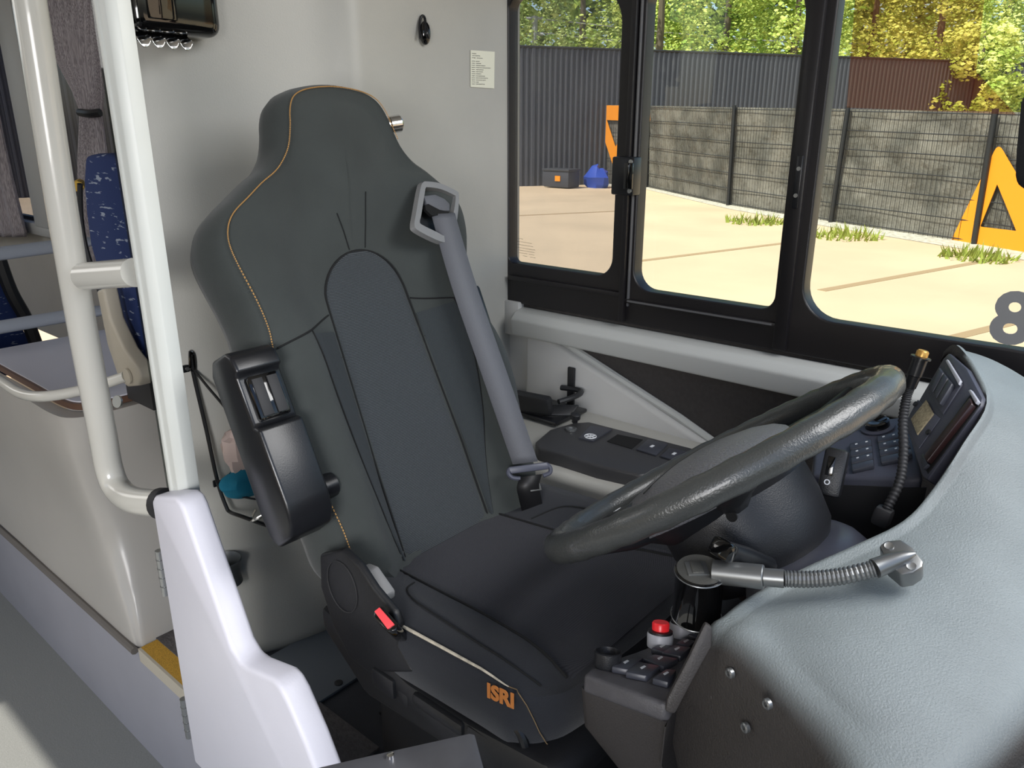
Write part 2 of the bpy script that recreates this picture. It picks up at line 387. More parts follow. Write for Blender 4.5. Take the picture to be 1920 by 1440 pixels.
# below the window
struct(MB().bb((-1.36, YW-.005, .30), (.1, YW+.03, 1.012)).build('wall_left', M['carpet']))
rl = struct(MB().prism([V((-1.285, YW-.055, .930)), V((-1.285, YW-.062, .975)), V((-1.285, YW-.045, .992)), V((-1.285, YW-.008, 1.0)), V((-1.285, YW-.008, .925))], (1.38, 0, 0)).build('trim_6', M['rail'], bevel=.006, seg=3))
struct(MB().bb((-1.335, YW-.03, .92), (-1.283, YW-.005, 1.012)).build('trim_7', M['wall2'], bevel=.003))
struct(MB().bb((-1.335, YW-.012, .60), (-1.2, YW, .93)).build('trim_8', M['wall2']))
# triangular light moulding panel
tri = [(-1.255, .932), (-1.175, .932), (-.62, .73), (-.60, .70), (-.60, .60), (-1.255, .60)]
struct(MB().prism([V((x, YW-.008, z)) for x, z in tri], (0, -.028, 0)).build('trim_9', M['wall2'], bevel=.012, seg=3))
struct(MB().tube([(-1.165, YW-.014, .934), (-.80, YW-.014, .804), (-.55, YW-.014, .70)], .010, 8).build('trim_10', M['rail']))
# side console ledge
def slab(name, poly, z0, z1, m, **k):
    return MB().prism([V((x, y, z0)) for x, y in poly], (0, 0, z1-z0)).build(name, m, **k)
led = [(-1.34, 1.20), (-1.10, 1.19), (-.98, 1.16), (-.55, 1.20), (-.55, 1.545), (-1.34, 1.545)]
struct(slab('trim_11', led, .33, .765, M['wall'], bevel=.02, seg=4))
struct(MB().prism([V((-.93, 1.155, .33)), V((-.60, 1.165, .33)), V((-.60, 1.165, .68)), V((-.84, 1.155, .68)), V((-.90, 1.155, .60))], (0, -.018, 0)).build('trim_12', M['wall2'], bevel=.008))

# ================================================================== DRIVER CONSOLE (black switch plate)
ct = thing('side_console', (-.85, 1.28, .77), 'black side console plate with switches beside the driver seat under the window', 'console')
con = [P(1003, 828, Z=.795), P(1030, 805, Z=.795), P(1075, 792, Z=.795), P(1105, 790, Z=.795), P(1300, 840, Z=.795), P(1330, 875, Z=.795), P(1200, 890, Z=.795), P(1120, 872, Z=.795), P(1050, 850, Z=.795), P(1010, 840, Z=.795)]
con = [V((p.x, p.y, .795)) for p in con]
MB().prism([p-V((0, 0, .04)) for p in con], (0, 0, .04)).build('console_plate', mat('console_grey', (58, 58, 60), .45, bump=.2, bscale=500), ct, bevel=.006, seg=3)
ZC = .7955
def cq(px4, h=.003): return [P(x, y, Z=ZC) for x, y in px4]
MB().prism(cq([(1085, 823), (1107, 800), (1148, 806), (1112, 829)]), (0, 0, .003)).build('fan_switch', M['switch'], ct)
u1 = (P(1125, 818, Z=ZC)-P(1090, 812, Z=ZC)).normalized()
MB().tube([P(1107, 818, Z=.80)+V((math.cos(a)*.013, math.sin(a)*.013, 0)) for a in [2*PI*k/20 for k in range(20)]], .0013, 6, closed=True).build('fan_icon', M['icon'], ct)
mb = MB()
for k in range(3):
    a = PI*k/3; mb.tube([P(1107, 818, Z=.80)-V((math.cos(a)*.011, math.sin(a)*.011, 0)), P(1107, 818, Z=.80)+V((math.cos(a)*.011, math.sin(a)*.011, 0))], .0012, 5)
mb.build('snow_icon', M['icon'], ct)
MB().prism(cq([(1138, 828), (1158, 815), (1205, 825), (1185, 842)]), (0, 0, .001)).build('open_slot', mat('slot_black', (6, 6, 7), .9), ct)
for q in ([(1193, 845), (1215, 826), (1252, 835), (1230, 856)], [(1238, 858), (1255, 842), (1290, 850), (1272, 868)]):
    b_ = MB().prism(cq(q), (0, 0, .004)).build('rocker_switch', M['switch'], ct, bevel=.001)
    c_ = sum((p for p in cq(q)), V((0, 0, 0)))/4
    MB().box(c_+V((0, 0, .0047)), (.006, .012, .0008)).build('switch_icon', M['icon'], b_)
MB().lathe([(.013, 0), (.013, .004), (.008, .005), (.008, .002)], P(1071, 806, Z=ZC), (0, 0, 1), 20).build('socket_ring', M['smoke'], ct)
kb = P(1075, 795, Z=ZC)+V((-.005, .012, 0))
MB().lathe([(.007, 0), (.007, .009), (.012, .011), (.012, .022), (.008, .025)], kb, (.2, -.1, 1), 18).build('rotary_knob', M['blackp'], ct)

# folding cup holder on ledge
ch = thing('cup_holder', (-1.07, 1.40, .765), 'black folding cup holder standing on the ledge by the window corner', 'cup holder')
c0 = P(1020, 775, Z=.77)
MB().box(c0+V((.02, .01, .006)), (.12, .13, .010)).build('base_plate', M['blacks'], ch, bevel=.004)
MB().box(c0+V((.0, -.045, .040)), (.105, .026, .050), (V((1, .12, .02)).normalized(), V((-.12, 1, .25)).normalized(), V((0, -.25, 1)).normalized())).build('front_flap', M['blackp'], ch, bevel=.008)
MB().tube([c0+V(q) for q in ((.0, .07, .05), (.06, .07, .055), (.075, .03, .055), (.06, -.02, .05))], .007, 8, k=4).build('ring_arm', M['blackp'], ch)
MB().box(c0+V((.02, .085, .055)), (.022, .008, .10)).build('wall_bracket', M['blackp'], ch, bevel=.003)
MB().prism([c0+V(q) for q in ((.03, -.045, .012), (.085, .0, .012), (.085, .03, .03), (.03, -.02, .03))], (.0, 0, .006)).build('lower_flap', M['blackp'], ch, bevel=.002)

# ================================================================== DRIVER SEAT
TH = math.radians(24); BX, BZ, YC = -.867, .815, .856
up_ = V((-math.sin(TH), 0, math.cos(TH))); nn_ = V((math.cos(TH), 0, math.sin(TH)))
def S(a, t, d):
    d = (d if d > -.03 else -.03+(d+.03)*(1-.35*sst(.52, .70, t)))+.032*sst(.50, .74, t); a = a+.007*sst(.5, .7, t)
    return V((BX, YC+a, BZ))+up_*t+nn_*d
seat = thing('driver_seat', (-.75, YC, .33), 'dark grey reclined fabric driver seat with high back and orange stitching', 'seat')
half = [(-.075, .16), (-.06, .195), (-.03, .213), (0, .224), (.05, .226), (.12, .236), (.18, .248), (.26, .251), (.32, .246), (.37, .237), (.42, .240), (.48, .251), (.515, .254), (.54, .248), (.56, .233), (.58, .205), (.60, .177), (.62, .145), (.65, .120), (.685, .107), (.71, .100), (.730, .088), (.742, .068), (.749, .038), (.752, .0)]
rightside = [V((w-.030*math.exp(-((t-.37)/.09)**2), t, 0)) for t, w in half]
outl = [V((-w, t, 0)) for t, w in half][::-1]           # from top down on aisle side
loop = rightside[:-1]+[V((0, .752, 0))]+[V((-w, t, 0)) for t, w in reversed(half[:-1])]
loop = catmull(loop, 3, closed=True)
def dfun(a, t):
    r = sst(.085, .20, abs(a)); fade = interp([(-.1, 1), (.42, 1), (.60, .45), (.78, .3)], t)
    d = -.047*(1-r)*fade
    d += .022*math.exp(-((abs(a)-.185)/.05)**2)*sst(.42, .30, t)
    d += .012*math.exp(-(a/.09)**2-((t-.62)/.09)**2)
    return d
def cushion_mesh(loop, frame, dfn, side, spine, nin=9):
    n = len(loop); rows = []
    nrm = []
    for i in range(n):
        tg = (loop[(i+1) % n]-loop[i-1]).normalized(); nrm.append(V((tg.y, -tg.x, 0)))
    for off, d in side:
        rows.append([frame(loop[i].x+nrm[i].x*off, loop[i].y+nrm[i].y*off, d) for i in range(n)])
    for k in range(1, nin+1):
        q = k/nin*.985; row = []
        for i in range(n):
            p = loop[i]; s_ = spine(p); a, t = lerp(p.x, s_[0], q), lerp(p.y, s_[1], q)
            row.append(frame(a, t, dfn(a, t)))
        rows.append(row)
    return rows
side = [(-.05, -.135), (-.015, -.132), (.008, -.118), (.018, -.09), (.02, -.06), (.016, -.03), (.009, -.010), (0, -.001)]
rows = cushion_mesh(loop, S, dfun, side, lambda p: (0, max(.02, min(.66, p.y))))
MB().grid(rows, ring=True, cap=True).build('backrest', M['fab'], seat, ang=70)
# stitched line
stl = []
acc = 0
lp = [S(p.x*1.0, p.y, .0025) for p in catmull(loop, 4, closed=True)]
keep = [p for p in lp if (p-V((BX, YC, BZ))).dot(up_) > -.05]
mbs, mbg = MB(), MB(); L = 0
for a, b in zip(lp, lp[1:]+lp[:1]):
    t = (a-V((BX, YC, BZ))).dot(up_)
    if t < -.06 or (a.y > YC+.08 and t < .66): continue
    n = max(1, int((b-a).length/.0045))
    for k in range(n):
        q0 = a.lerp(b, k/n); q1 = a.lerp(b, (k+.62)/n)
        mbs.tube([q0, q1], .0011, 5)
mbs.build('stitching', M['tan'], seat, label='tan stitching around the backrest edge')
def sline(pts, r=.0016, m='seam', nm='seam', lift=.0012, k=8):
    pp = catmull([V((a, t, 0)) for a, t in pts], k)
    MB().tube([S(p.x, p.y, dfun(p.x, p.y)+lift) for p in pp], r, 6).build(nm, M[m], seat)
# centre panel
def cpw(t):
    w = interp([(-.07, .104), (.1, .101), (.25, .094), (.40, .088)], t)
    if t > .40: w = .088*math.sqrt(max(0, 1-((t-.40)/.085)**2))
    return w
ts = [-.068+.468*i/26 for i in range(27)]+[.40+.085*math.sin(PI/2*i/12) for i in range(1, 13)]
rws = []
for t in ts:
    w = max(cpw(t), .0005); row = []
    for j in range(21):
        e = -1+2*j/20; a = w*e
        ed = min(1, (1-abs(e))*w/.012, (.486-t)/.01+.0); lift = -.002+.007*math.sqrt(max(0, min(1, ed)))
        row.append(S(a, t, dfun(a, t)+lift))
    rws.append(row)
MB().grid(rws).build('centre_panel', M['weave'], seat, ang=80, label='woven grey centre panel of the backrest')
arc = [(-cpw(t), t) for t in ts]+[(cpw(t), t) for t in reversed(ts)]
MB().tube([S(a, t, dfun(a, t)+.001) for a, t in arc], .0022, 6).build('panel_piping', M['seam'], seat)
for s in (-1, 1):
    # woven strips beside the centre panel
    rws = []
    for i in range(31):
        t = -.05+.405*i/30
        a0 = cpw(t)+.004; a1 = interp([(-.05, .112), (.05, .128), (.15, .147), (.25, .158), (.36, .160)], t)
        rws.append([S(s*lerp(a0, a1, j/6), t, dfun(lerp(a0, a1, j/6), t)+.0060-.004*(abs(j-3)/3)**4) for j in range(7)])
    MB().grid(rws).build('side_strip', M['weave2'], seat, ang=80)
    sline([(s*.093, .385), (s*.16, .362), (.19 if s > 0 else -.235, .345)])
    sline([(s*.160, .36), (s*.158, .25), (s*.147, .15), (s*.128, .05), (s*.112, -.05)], .0013)
    sline([(s*.095, .31), (s*.158, .29)], .0012)
    sline([(s*.097, .24), (s*.157, .22)], .001)
sline([(-.03, .55), (-.02, .52), (-.015, .488)], .0008)
sline([(.035, .58), (.03, .53), (.02, .488)], .0008)
# head of the backrest: small adjusting knob behind, belt bezel
kn = P(712, 237, X=-1.17)
MB().lathe([(.014, 0), (.014, .018), (.016, .02), (.016, .040), (.013, .043)], kn, (.35, 1, .15), 18).build('headrest_knob', M['chrome'], seat, label='chrome knob at the head of the seat')
bz_o = V(S(.2, .5, .004)); nb = (nn_+V((0, .15, 0))).normalized()
def BZP(x, y, d=0): return PL(x, y, bz_o, nb)+nb*d
ring = [(779, 356), (784, 345), (792, 343), (818, 347), (848, 361), (853, 369), (852, 398), (847, 430), (839, 453), (826, 460), (804, 453), (772, 436), (767, 425), (770, 405)]
ringi = [(788, 365), (789.5, 357.5), (794, 355.5), (818, 359), (842, 369.5), (846, 374.5), (843, 398), (838, 425), (832, 441), (824, 446), (810, 439), (783, 426), (778.5, 420), (781, 408)]
o3 = catmull([BZP(*p, .002) for p in ring], 4, True); o2 = catmull([BZP(*p, .012) for p in ring], 4, True)
ctr = sum(o2, V())/len(o2)
i2 = catmull([BZP(*p, .012) for p in ringi], 4, True); i3 = catmull([BZP(*p, -.012) for p in ringi], 4, True)
o2 = [p.lerp(ctr, .03) for p in o2]
bz = MB().grid([o3, o2, i2, i3], ring=True).build('belt_guide', M['bezel'], seat, ang=30, label='grey frame of the seat belt outlet')
MB().add([p for p in i3], [tuple(range(len(i3)))]).build('belt_recess', M['blackp'], bz)
slot = [BZP(*p, -.004) for p in ((790, 369), (812, 366), (830, 374), (840, 384), (840, 398), (818, 397), (797, 386))]
MB().prism(slot, nb*.010).build('belt_slot', M['belt'], bz, bevel=.003)
MB().prism([BZP(*p, .002) for p in ((791, 388), (797, 385), (818, 396), (836, 400), (838, 405), (804, 407), (793, 397))], nb*.006).build('slot_mouth', mat('slot_dark', (4, 4, 5), .9), bz)
# belt
def ribbon(pts, w, wid_dir, name, m, parent, th=.0018):
    pp = catmull(pts, 8); rws = []
    for i, p in enumerate(pp):
        wd = wid_dir(i/(len(pp)-1)); rws.append([p-wd*w/2, p+wd*w/2])
    return MB().grid(rws).build(name, m, parent, solid=th, ang=60)
bo_ = S(.2, .2, .040)
bA = BZP(822, 405, .012); bC = PL(985, 868, bo_, nn_); bM1 = PL(868, 530, S(.2, .35, .034), nn_); bM2 = PL(925, 695, bo_, nn_)
wdv = lambda q: V((.35, .93, .0)).lerp(V((.62, .78, .05)), q).normalized()
ribbon([bA, bM1, bM2, bC], .048, wdv, 'seat_belt', M['belt'], seat)
tg_ = bC+V((.008, 0, -.008))
tw = wdv(1); td = (bC-bA).normalized(); tn = tw.cross(td)
lbm = mat('latch_grey', (74, 77, 90), .4)
lb_ = MB().box(tg_, (.074, .014, .010), (tw, td, tn)).build('latch_bar', lbm, seat, bevel=.003)
for s_ in (-1, 1):
    MB().tube([tg_+tw*.034*s_-td*.004, tg_+tw*.040*s_+td*.004, tg_+tw*.036*s_+td*.014, tg_+tw*.022*s_+td*.018], .0042, 8, k=4).build('latch_hook', lbm, lb_)
MB().box(tg_+td*.03, (.022, .03, .004), (tw, td, tn)).build('latch_tongue', M['smoke'], seat, bevel=.001)
ribbon([tg_+td*.015, PL(990, 912, bo_, nn_), PL(994, 935, bo_+nn_*-.01, nn_), PL(1000, 962, bo_-nn_*.03, nn_)], .042, lambda q: tw, 'lower_strap', M['beltb'], seat, .004)
# cushion
CXB, CXF, CZ = -.885, -.447, .765
def QC(u, v, d):                                   # u across (Y), v along from back to front
    x = lerp(CXB, CXF, v)
    return V((x, YC+u, CZ+.012+.022*v+d))
hw = .262
cl = []
for p in rrect(-hw, 0, hw, 1, .01, 2): pass
cloop = [V((-hw+.03, .0, 0)), V((0, -.0, 0)), V((hw-.03, .0, 0)), V((hw-.005, .06, 0)), V((hw, .2, 0)), V((hw, .5, 0)), V((hw, .78, 0)), V((hw-.007, .86, 0)), V((hw-.030, .925, 0)), V((hw-.08, .965, 0)), V((0, .995, 0)), V((-hw+.08, .965, 0)), V((-hw+.030, .925, 0)), V((-hw+.007, .86, 0)), V((-hw, .78, 0)), V((-hw, .5, 0)), V((-hw, .2, 0)), V((-hw+.005, .06, 0))]
cloop = [V((p.x*(.89 if p.x > 0 else 1), p.y, 0)) for p in cloop]
cloop = catmull(cloop, 5, True)
def cd(u, v):
    r = sst(.10, .23, abs(u)); d = -.03*(1-r)*sst(1.0, .75, v)+.008*math.exp(-((abs(u)-.2)/.04)**2)*sst(1, .8, v)
    return d-.022*sst(.72, 1.0, v)
def QC2(u, v, d):
    return QC(u, v, d)
n = len(cloop); rows = []
nrm = []
for i in range(n):
    a, b = cloop[i-1], cloop[(i+1) % n]; tg = V(((b.x-a.x), (b.y-a.y)*.44, 0)).normalized(); nrm.append(V((tg.y, -tg.x/.44, 0)))
for off, d in [(-.03, -.098), (-.008, -.096), (.004, -.085), (.008, -.05), (.007, -.02), (.004, -.006), (0, .0)]:
    rows.append([QC(cloop[i].x+nrm[i].x*off, cloop[i].y+nrm[i].y*off, d+cd(cloop[i].x, cloop[i].y)*(1 if off == 0 else .6)) for i in range(n)])
for k in range(1, 10):
    q = k/9*.98; rows.append([QC(lerp(p.x, 0, q), lerp(p.y, max(.3, min(.7, p.y)), q), cd(lerp(p.x, 0, q), lerp(p.y, max(.3, min(.7, p.y)), q))) for p in cloop])
cu_ = MB().grid(rows, ring=True, cap=True).build('seat_cushion', M['fab_shade'], seat, ang=75)
# woven centre of the cushion and seams
rws = []
for i in range(25):
    v = .01+.93*i/24; w = interp([(0, .135), (.5, .15), (.8, .175), (1, .20)], v)
    rws.append([QC(w*(-1+2*j/20), v, cd(w*(-1+2*j/20), v)+.003-.004*abs(-1+2*j/20)**8) for j in range(21)])
MB().grid(rws).build('cushion_centre', M['weave3'], seat, ang=80)
for s in (-1, 1):
    pts = catmull([V((s*(.9 if s > 0 else 1)*interp([(0, .135), (.5, .15), (.8, .175), (1, .20)], v), v, 0)) for v in (.01, .25, .5, .75, .93)], 6)
    MB().tube([QC(p.x, p.y, cd(p.x, p.y)+.002) for p in pts], .002, 6).build('seam', M['seam'], seat)
    pts = catmull([V((s*(.89 if s > 0 else 1)*u, v, 0)) for u, v in ((.155, .18), (.205, .28), (.222, .5), (.232, .75), (.228, .9))], 6)
    MB().tube([QC(p.x, p.y, cd(p.x, p.y)+.001) for p in pts], .0013, 6).build('seam', M['seam'], seat)
pts = [p for p in cloop if p.x < -.2 and p.y < .865]; pts.sort(key=lambda p: p.y)
a_ = [QC(p.x, p.y, cd(p.x, p.y)+.001) for p in pts]
m1 = int(len(a_)*.30); m2 = int(len(a_)*.94)
MB().tube(a_[m1:m2], [.0006, .0018, .0024, .0022, .0016, .0007], 6).build('worn_piping', M['worn'], seat, label='worn pale piping along the cushion edge')
cpt = sorted([p for p in cloop if p.x < -.15 and .865 <= p.y < .965], key=lambda p: p.y)
a_ += [QC(p.x-.008, p.y+.016*sst(.87, .90, p.y), cd(p.x, p.y)*.6+.004-.10*sst(.862, .955, p.y)) for p in cpt]
MB().tube(a_[m2-2:], .0007, 6).build('stitching', mat('dark_thread', (120, 100, 72), .9), seat); MB().tube(a_[1:m1+2], .0008, 6).build('stitching', M['tan'], seat)
tp = (P(914, 1300, Y=YC-hw-.009)+P(963, 1312, Y=YC-hw-.009))/2
text('maker_logo', 'ISRI', .030, tp, P(962, 1323, Y=tp.y)-P(914, 1302, Y=tp.y), (0, 0, 1), M['isri'], seat, bold=.0011, thick=.0005)
# shell and side cover
shell = [(-.90, .70), (-.90, .74), (-.70, .70), (-.58, .70), (-.45, .715), (-.425, .70), (-.43, .66), (-.60, .635), (-.80, .625)]
MB().prism([V((x, YC-.27, z)) for x, z in shell], (0, .54, 0)).build('seat_pan', M['seatblk'], seat, bevel=.01)
YS = .585
cov = [(598, 1040), (640, 1030), (672, 1062), (700, 1105), (738, 1150), (748, 1175), (746, 1212), (775, 1262), (740, 1262), (690, 1262), (655, 1235), (622, 1170), (600, 1100)]
cov3 = [P(x, y, Y=YS) for x, y in cov]
MB().prism([V((p.x, YS, p.z)) for p in cov3], (0, .014, 0)).build('side_cover', M['seatblk'], seat, bevel=.005, seg=3, label='black plastic side cover by the buckle')
cc = P(642, 1100, Y=YS)
MB().tube([cc+V((math.cos(a)*.035, -.0005, math.sin(a)*.042)) for a in [2*PI*k/24 for k in range(24)]], .0012, 6, closed=True).build('cover_ring', M['rubber'], seat)
bk = P(720, 1160, Y=.60)
bx_ = (V((.75, -.25, .1)).normalized()); R_ = ortho(V((.35, -.45, .85)))
bd = (P(745, 1172, Y=.6)-P(700, 1140, Y=.6)).normalized()
wax = V((.15, -.35, .92)); wax = (wax-bd*wax.dot(bd)).normalized(); hax = bd.cross(wax)
b1 = V(bk)
bq = [(700, 1146), (715, 1135), (745, 1168), (744, 1182), (727, 1184), (699, 1158)]
bo = P(720, 1160, Y=.560); bn = V((.25, -.55, .79)).normalized()
bpoly = [PL(x, y, bo, bn) for x, y in bq]
bkl = MB().prism([p-bn*.05 for p in bpoly], bn*.05).build('buckle', M['blackg'], seat, bevel=.003)
rq = [(703, 1148), (713, 1140), (741, 1172), (728, 1181)]
MB().prism([PL(x, y, bo, bn) for x, y in rq], bn*.004).build('buckle_button', M['buckle'], bkl, bevel=.001, label='red release button')
# strap piece above buckle
MB().prism([P(x, y, Y=.60) for x, y in ((672, 1065), (690, 1072), (722, 1118), (722, 1130), (702, 1140))], (0, .02, 0)).build('buckle_stalk', M['bezel'], seat, bevel=.003)
# suspension base
MB().bb((-.86, YC-.20, .36), (-.48, YC+.20, .63)).build('suspension_box', M['seatblk'], seat, bevel=.01)
MB().bb((-.80, YC-.235, .34), (-.52, YC+.235, .37)).build('base_rail', M['blacks'], seat, bevel=.004)
mb = MB(); a, b, c, d = [P(x, y, Z=.336) for x, y in ((710, 1340), (730, 1328), (905, 1432), (880, 1445))]
MB().prism([a, b, c, d], (0, 0, .008)).build('floor_bracket', M['blacks'], seat, bevel=.002)
for q in ((733, 1350), (770, 1372)):
    MB().lathe([(.012, 0), (.012, .003), (.006, .004), (.006, .009)], P(*q, Z=.345), (0, 0, 1), 6).build('bolt', M['blackp'], seat)
lv = P(735, 1270, Y=.60)
MB().box(lv+V((0, .0, -.0)), (.05, .04, .035)).build('adjust_knob', M['seatblk'], seat, bevel=.006)
for q, s_ in (((778, 1295), (.03, .05, .03)), ((845, 1320), (.10, .06, .022)), ((930, 1390), (.07, .05, .05))):
    MB().box(P(*q, Y=.61), s_).build('lever', M['seatblk'], seat, bevel=.007)
MB().tube([P(945, 1375, Y=.60), P(968, 1365, Y=.60), P(985, 1400, Y=.60), P(985, 1440, Y=.6)], .006, 8, k=5).build('lever_loop', M['blacks'], seat)
# folded-up armrest on aisle side
def armrest(yc, label):
    A0 = V((-.905, yc, .865)); ad = (V((-1.035, yc, 1.125))-A0).normalized(); an = V((ad.z, 0, -ad.x)); Lr = (V((-1.035, yc, 1.125))-A0).length
    f = lambda l, y, d: A0+ad*l+V((0, y, 0))+an*d
    prof = [(0, .0), (.01, .042), (.03, .058), (.06, .064), (.172, .064), (.177, .052), (.252, .052), (.257, .062), (Lr-.01, .058), (Lr, .045), (Lr, -.0), (Lr-.02, -.016), (.05, -.02), (.015, -.016)]
    ar = MB().prism([f(l, -.037, d) for l, d in prof], (0, .074, 0)).build('armrest', M['blacks'], seat, bevel=.009, seg=3, label=label)
    th = MB().box(f(.215, 0, .05), (.068, .052, .022), (ad, V((0, 1, 0)), an)).build('thumb_wheel', M['blackg'], ar, bevel=.006)
    for s in (-1, 1):
        MB().box(f(.215, s*.012, .062), (.056, .017, .003), (ad, V((0, 1, 0)), an)).build('grip_pad', M['rubber'], th, bevel=.001)
    MB().lathe([(.02, 0), (.02, .05)], f(.06, .020, .02), (0, 1, 0), 20).build('armrest_pivot', M['blacks'], seat)
armrest(.567, 'black folded-up armrest with thumb wheel')
MB().box(S(.232, .33, -.05), (.06, .05, .10), (nn_, V((0, 1, 0)), up_)).build('far_armrest', M['blacks'], seat, bevel=.008)

# ================================================================== STEERING WHEEL + COLUMN
WC = V((-.41, .896, 1.02)); TW = math.radians(127.4)
wn = V((math.cos(TW), 0, math.sin(TW))); wy = V((0, 1, 0)); wx = V((-math.sin(TW), 0, math.cos(TW)))  # wx: towards the driver
def W(y, x, d=0): return WC+wy*y+wx*x+wn*d
RW = .238
sw = thing('steering_wheel', WC, 'black grained steering wheel with thick rim and padded hub', 'steering wheel')
pts = [W(RW*math.cos(a), RW*math.sin(a)) for a in [2*PI*k/96 for k in range(96)]]
rr = [.0190+(.0008*math.sin(k*2.2) if k % 1 == 0 else 0) for k in range(96)]
MB().tube(pts, rr, 20, closed=True).build('rim', M['wheel'], sw)
# hub pad: rounded dome
hubout = catmull([V(p) for p in ((-.165, .03, 0), (-.14, .085, 0), (-.07, .112, 0), (0, .118, 0), (.07, .112, 0), (.14, .085, 0), (.165, .03, 0), (.14, -.045, 0), (.08, -.085, 0), (0, -.098, 0), (-.08, -.085, 0), (-.14, -.045, 0))], 5, True)
rows = []
for k, d in ((.97, -.016), (1.015, -.008), (1.0, .004), (.93, .018), (.82, .027), (.6, .036), (.3, .042), (.02, .043)):
    rows.append([W(p.x*k, p.y*k, d-.018) for p in hubout])
MB().grid([[W(p.x*k, p.y*k, d-.018) for p in hubout] for k, d in ((.62, -.05), (.80, -.03), (.96, -.014))], ring=True, cap=True).build('hub_shaded_back', M['blackp'], sw, ang=60)  # back of the hub in black, its shade put into the colour
hb = MB().grid(rows, ring=True, cap=True).build('hub_pad', M['hub'], sw, ang=60)
MB().tube([W(x, .035+.0*x, .012+.012*(1-(x/.135)**2)) for x in [-.12+.24*i/20 for i in range(21)]], .0008, 5).build('pad_seam', M['seam'], hb)
for s in (-1, 1):
    MB().tube([W(s*.10, .03, -.02), W(s*.17, .045, -.018), W(s*.228, .05, -.004)], [.03, .02, .015], 12).build('spoke', M['blackp'], sw)
    MB().tube([W(s*.08, -.05, -.03), W(s*.15, -.10, -.02), W(s*.18, -.15, -.004)], [.028, .018, .014], 12).build('spoke', M['blackp'], sw)
    kp = MB().prism([W(s*q[0], q[1], .004) for q in ((.112, .055), (.15, .05), (.155, .09), (.125, .10))], wn*.006).build('wheel_button', M['blackp'], sw, bevel=.003)
    MB().box(W(s*.135, .074, .0108), (.012, .004, .0006), (wy, wx, wn)).build('button_icon', M['icon'], kp)
MB().prism([W(*q, .001) for q in ((-.085, -.07), (-.045, -.092), (-.06, -.098), (-.105, -.075))], wn*.006).build('hub_emblem', M['chrome'], sw, bevel=.001)

col = thing('steering_column', W(0, 0, -.2), 'dark steering column shroud with stalks beneath the wheel', 'steering column')
rows = []
for d, ry_, rx_, ox in ((-.03, .098, .085, 0), (-.045, .118, .100, 0), (-.085, .118, .10, .0), (-.125, .112, .095, 0), (-.15, .095, .08, 0), (-.155, .06, .05, 0)):
    rows.append([W(ry_*math.cos(a), rx_*math.sin(a)+ox, d) for a in [2*PI*k/40 for k in range(40)]])
shr = MB().grid(rows, ring=True, cap=True).build('shroud', M['blackp'], col, ang=35)
hp = PL(1372, 968, W(-.117, 0, -.08), V((0, -1, 0)))
MB().lathe([(.007, 0), (.007, .002)], hp+V((.0, .001, .0)), (0, -1, 0), 16).build('shroud_hole', mat('hole', (4, 4, 5), .9), shr)
# elbow carrying the stalks
arcp = []
for k in range(15):
    a = math.radians(-8-164*k/14)     # front half, from window side to aisle side
    arcp.append(W(.088*math.cos(a), -.010+.062*math.sin(a), -.166-.02*math.sin(PI*k/14)))
MB().tube(arcp, [.040, .044, .048, .050, .048, .044, .040], 20).build('column_elbow', mat('elbow_grey', (58, 60, 70), .34), col, ang=50)
for k, s in ((0, 1), (14, -1)):
    e = arcp[k]; dd = (arcp[k]-arcp[k+(1 if k == 0 else -1)]).normalized()
    MB().lathe([(.043, -.004), (.045, .0), (.045, .018), (.038, .020), (.036, .008)], e-dd*.01, dd, 24).build('stalk_socket', M['blackp'], col)
sA, sB = P(1553, 930, Y=.995), P(1572, 842, Y=1.02)
sd = (sB-sA).normalized(); su = V((.98, .18, 0)); su = (su-sd*su.dot(sd)).normalized(); sn = sd.cross(su)
Ls = (sB-sA).length
st1 = MB().box((sA+sB)/2, (Ls, .030, .026), (sd, su, sn)).build('column_stalk', M['blackp'], col, bevel=.005)
face = -sn if sn.y > 0 else sn
MB().box(sA.lerp(sB, .62)+face*.0125-su*.004, (.026, .010, .004), (sd, su, face)).build('thumb_slider', M['blackg'], st1, bevel=.001)
text('stalk_icon', 'o', .016, sA.lerp(sB, .30)+face*.0134-su*.004, su, sd, M['icon'], st1)
tA, tB = P(1440, 1062, Y=.80), P(1362, 1032, Y=.73)
MB().tube([tA, tA.lerp(tB, .6), tB], [.012, .013, .011], 12).build('column_stalk', M['blacks'], col)
MB().box(tB+(tB-tA).normalized()*.006, (.03, .022, .016), ortho((tB-tA))).build('stalk_tip', M['blackg'], col, bevel=.005)
MB().tube([W(0, 0, -.15), W(0, -.02, -.3), V((-.12, YC, .62)), V((-.06, YC, .40))], [.06, .05, .04, .04], 16).build('column_tube', M['rubber'], col)

# ================================================================== DASHBOARD
dash = thing('dashboard', (-.1, .95, .33), 'large grey grained dashboard cowl wrapping around the steering wheel', 'dashboard')
Epx = [(1768, 668, 1.31), (1790, 655, 1.29), (1825, 702, 1.22), (1845, 765, 1.14), (1803, 838, 1.06), (1748, 922, .99), (1690, 985, .93), (1600, 1030, .87), (1500, 1075, .80), (1400, 1128, .735), (1348, 1168, .70)]
Ept = [P(x, y, Y=Y) for x, y, Y in Epx]
Tpt = [V((-.20, 1.36, 1.09)), V((-.11, 1.37, 1.062)), V((-.03, 1.32, 1.035)), V((0, 1.22, 1.015)), V((0, 1.1, .99)), V((0, .98, .97)), V((-.012, .87, .955)), V((-.032, .77, .943)), V((-.052, .69, .936)), V((-.068, .63, .930)), V((-.085, .585, .924))]
QS = (0, .12, .30, .50, .75, 1.0)
ridge = [Ept[10]]+[P(x, y, Z=z) for x, y, z in ((1400, 1172, .950), (1455, 1216, .946), (1520, 1280, .940), (1600, 1360, .934))]+[Tpt[10]]
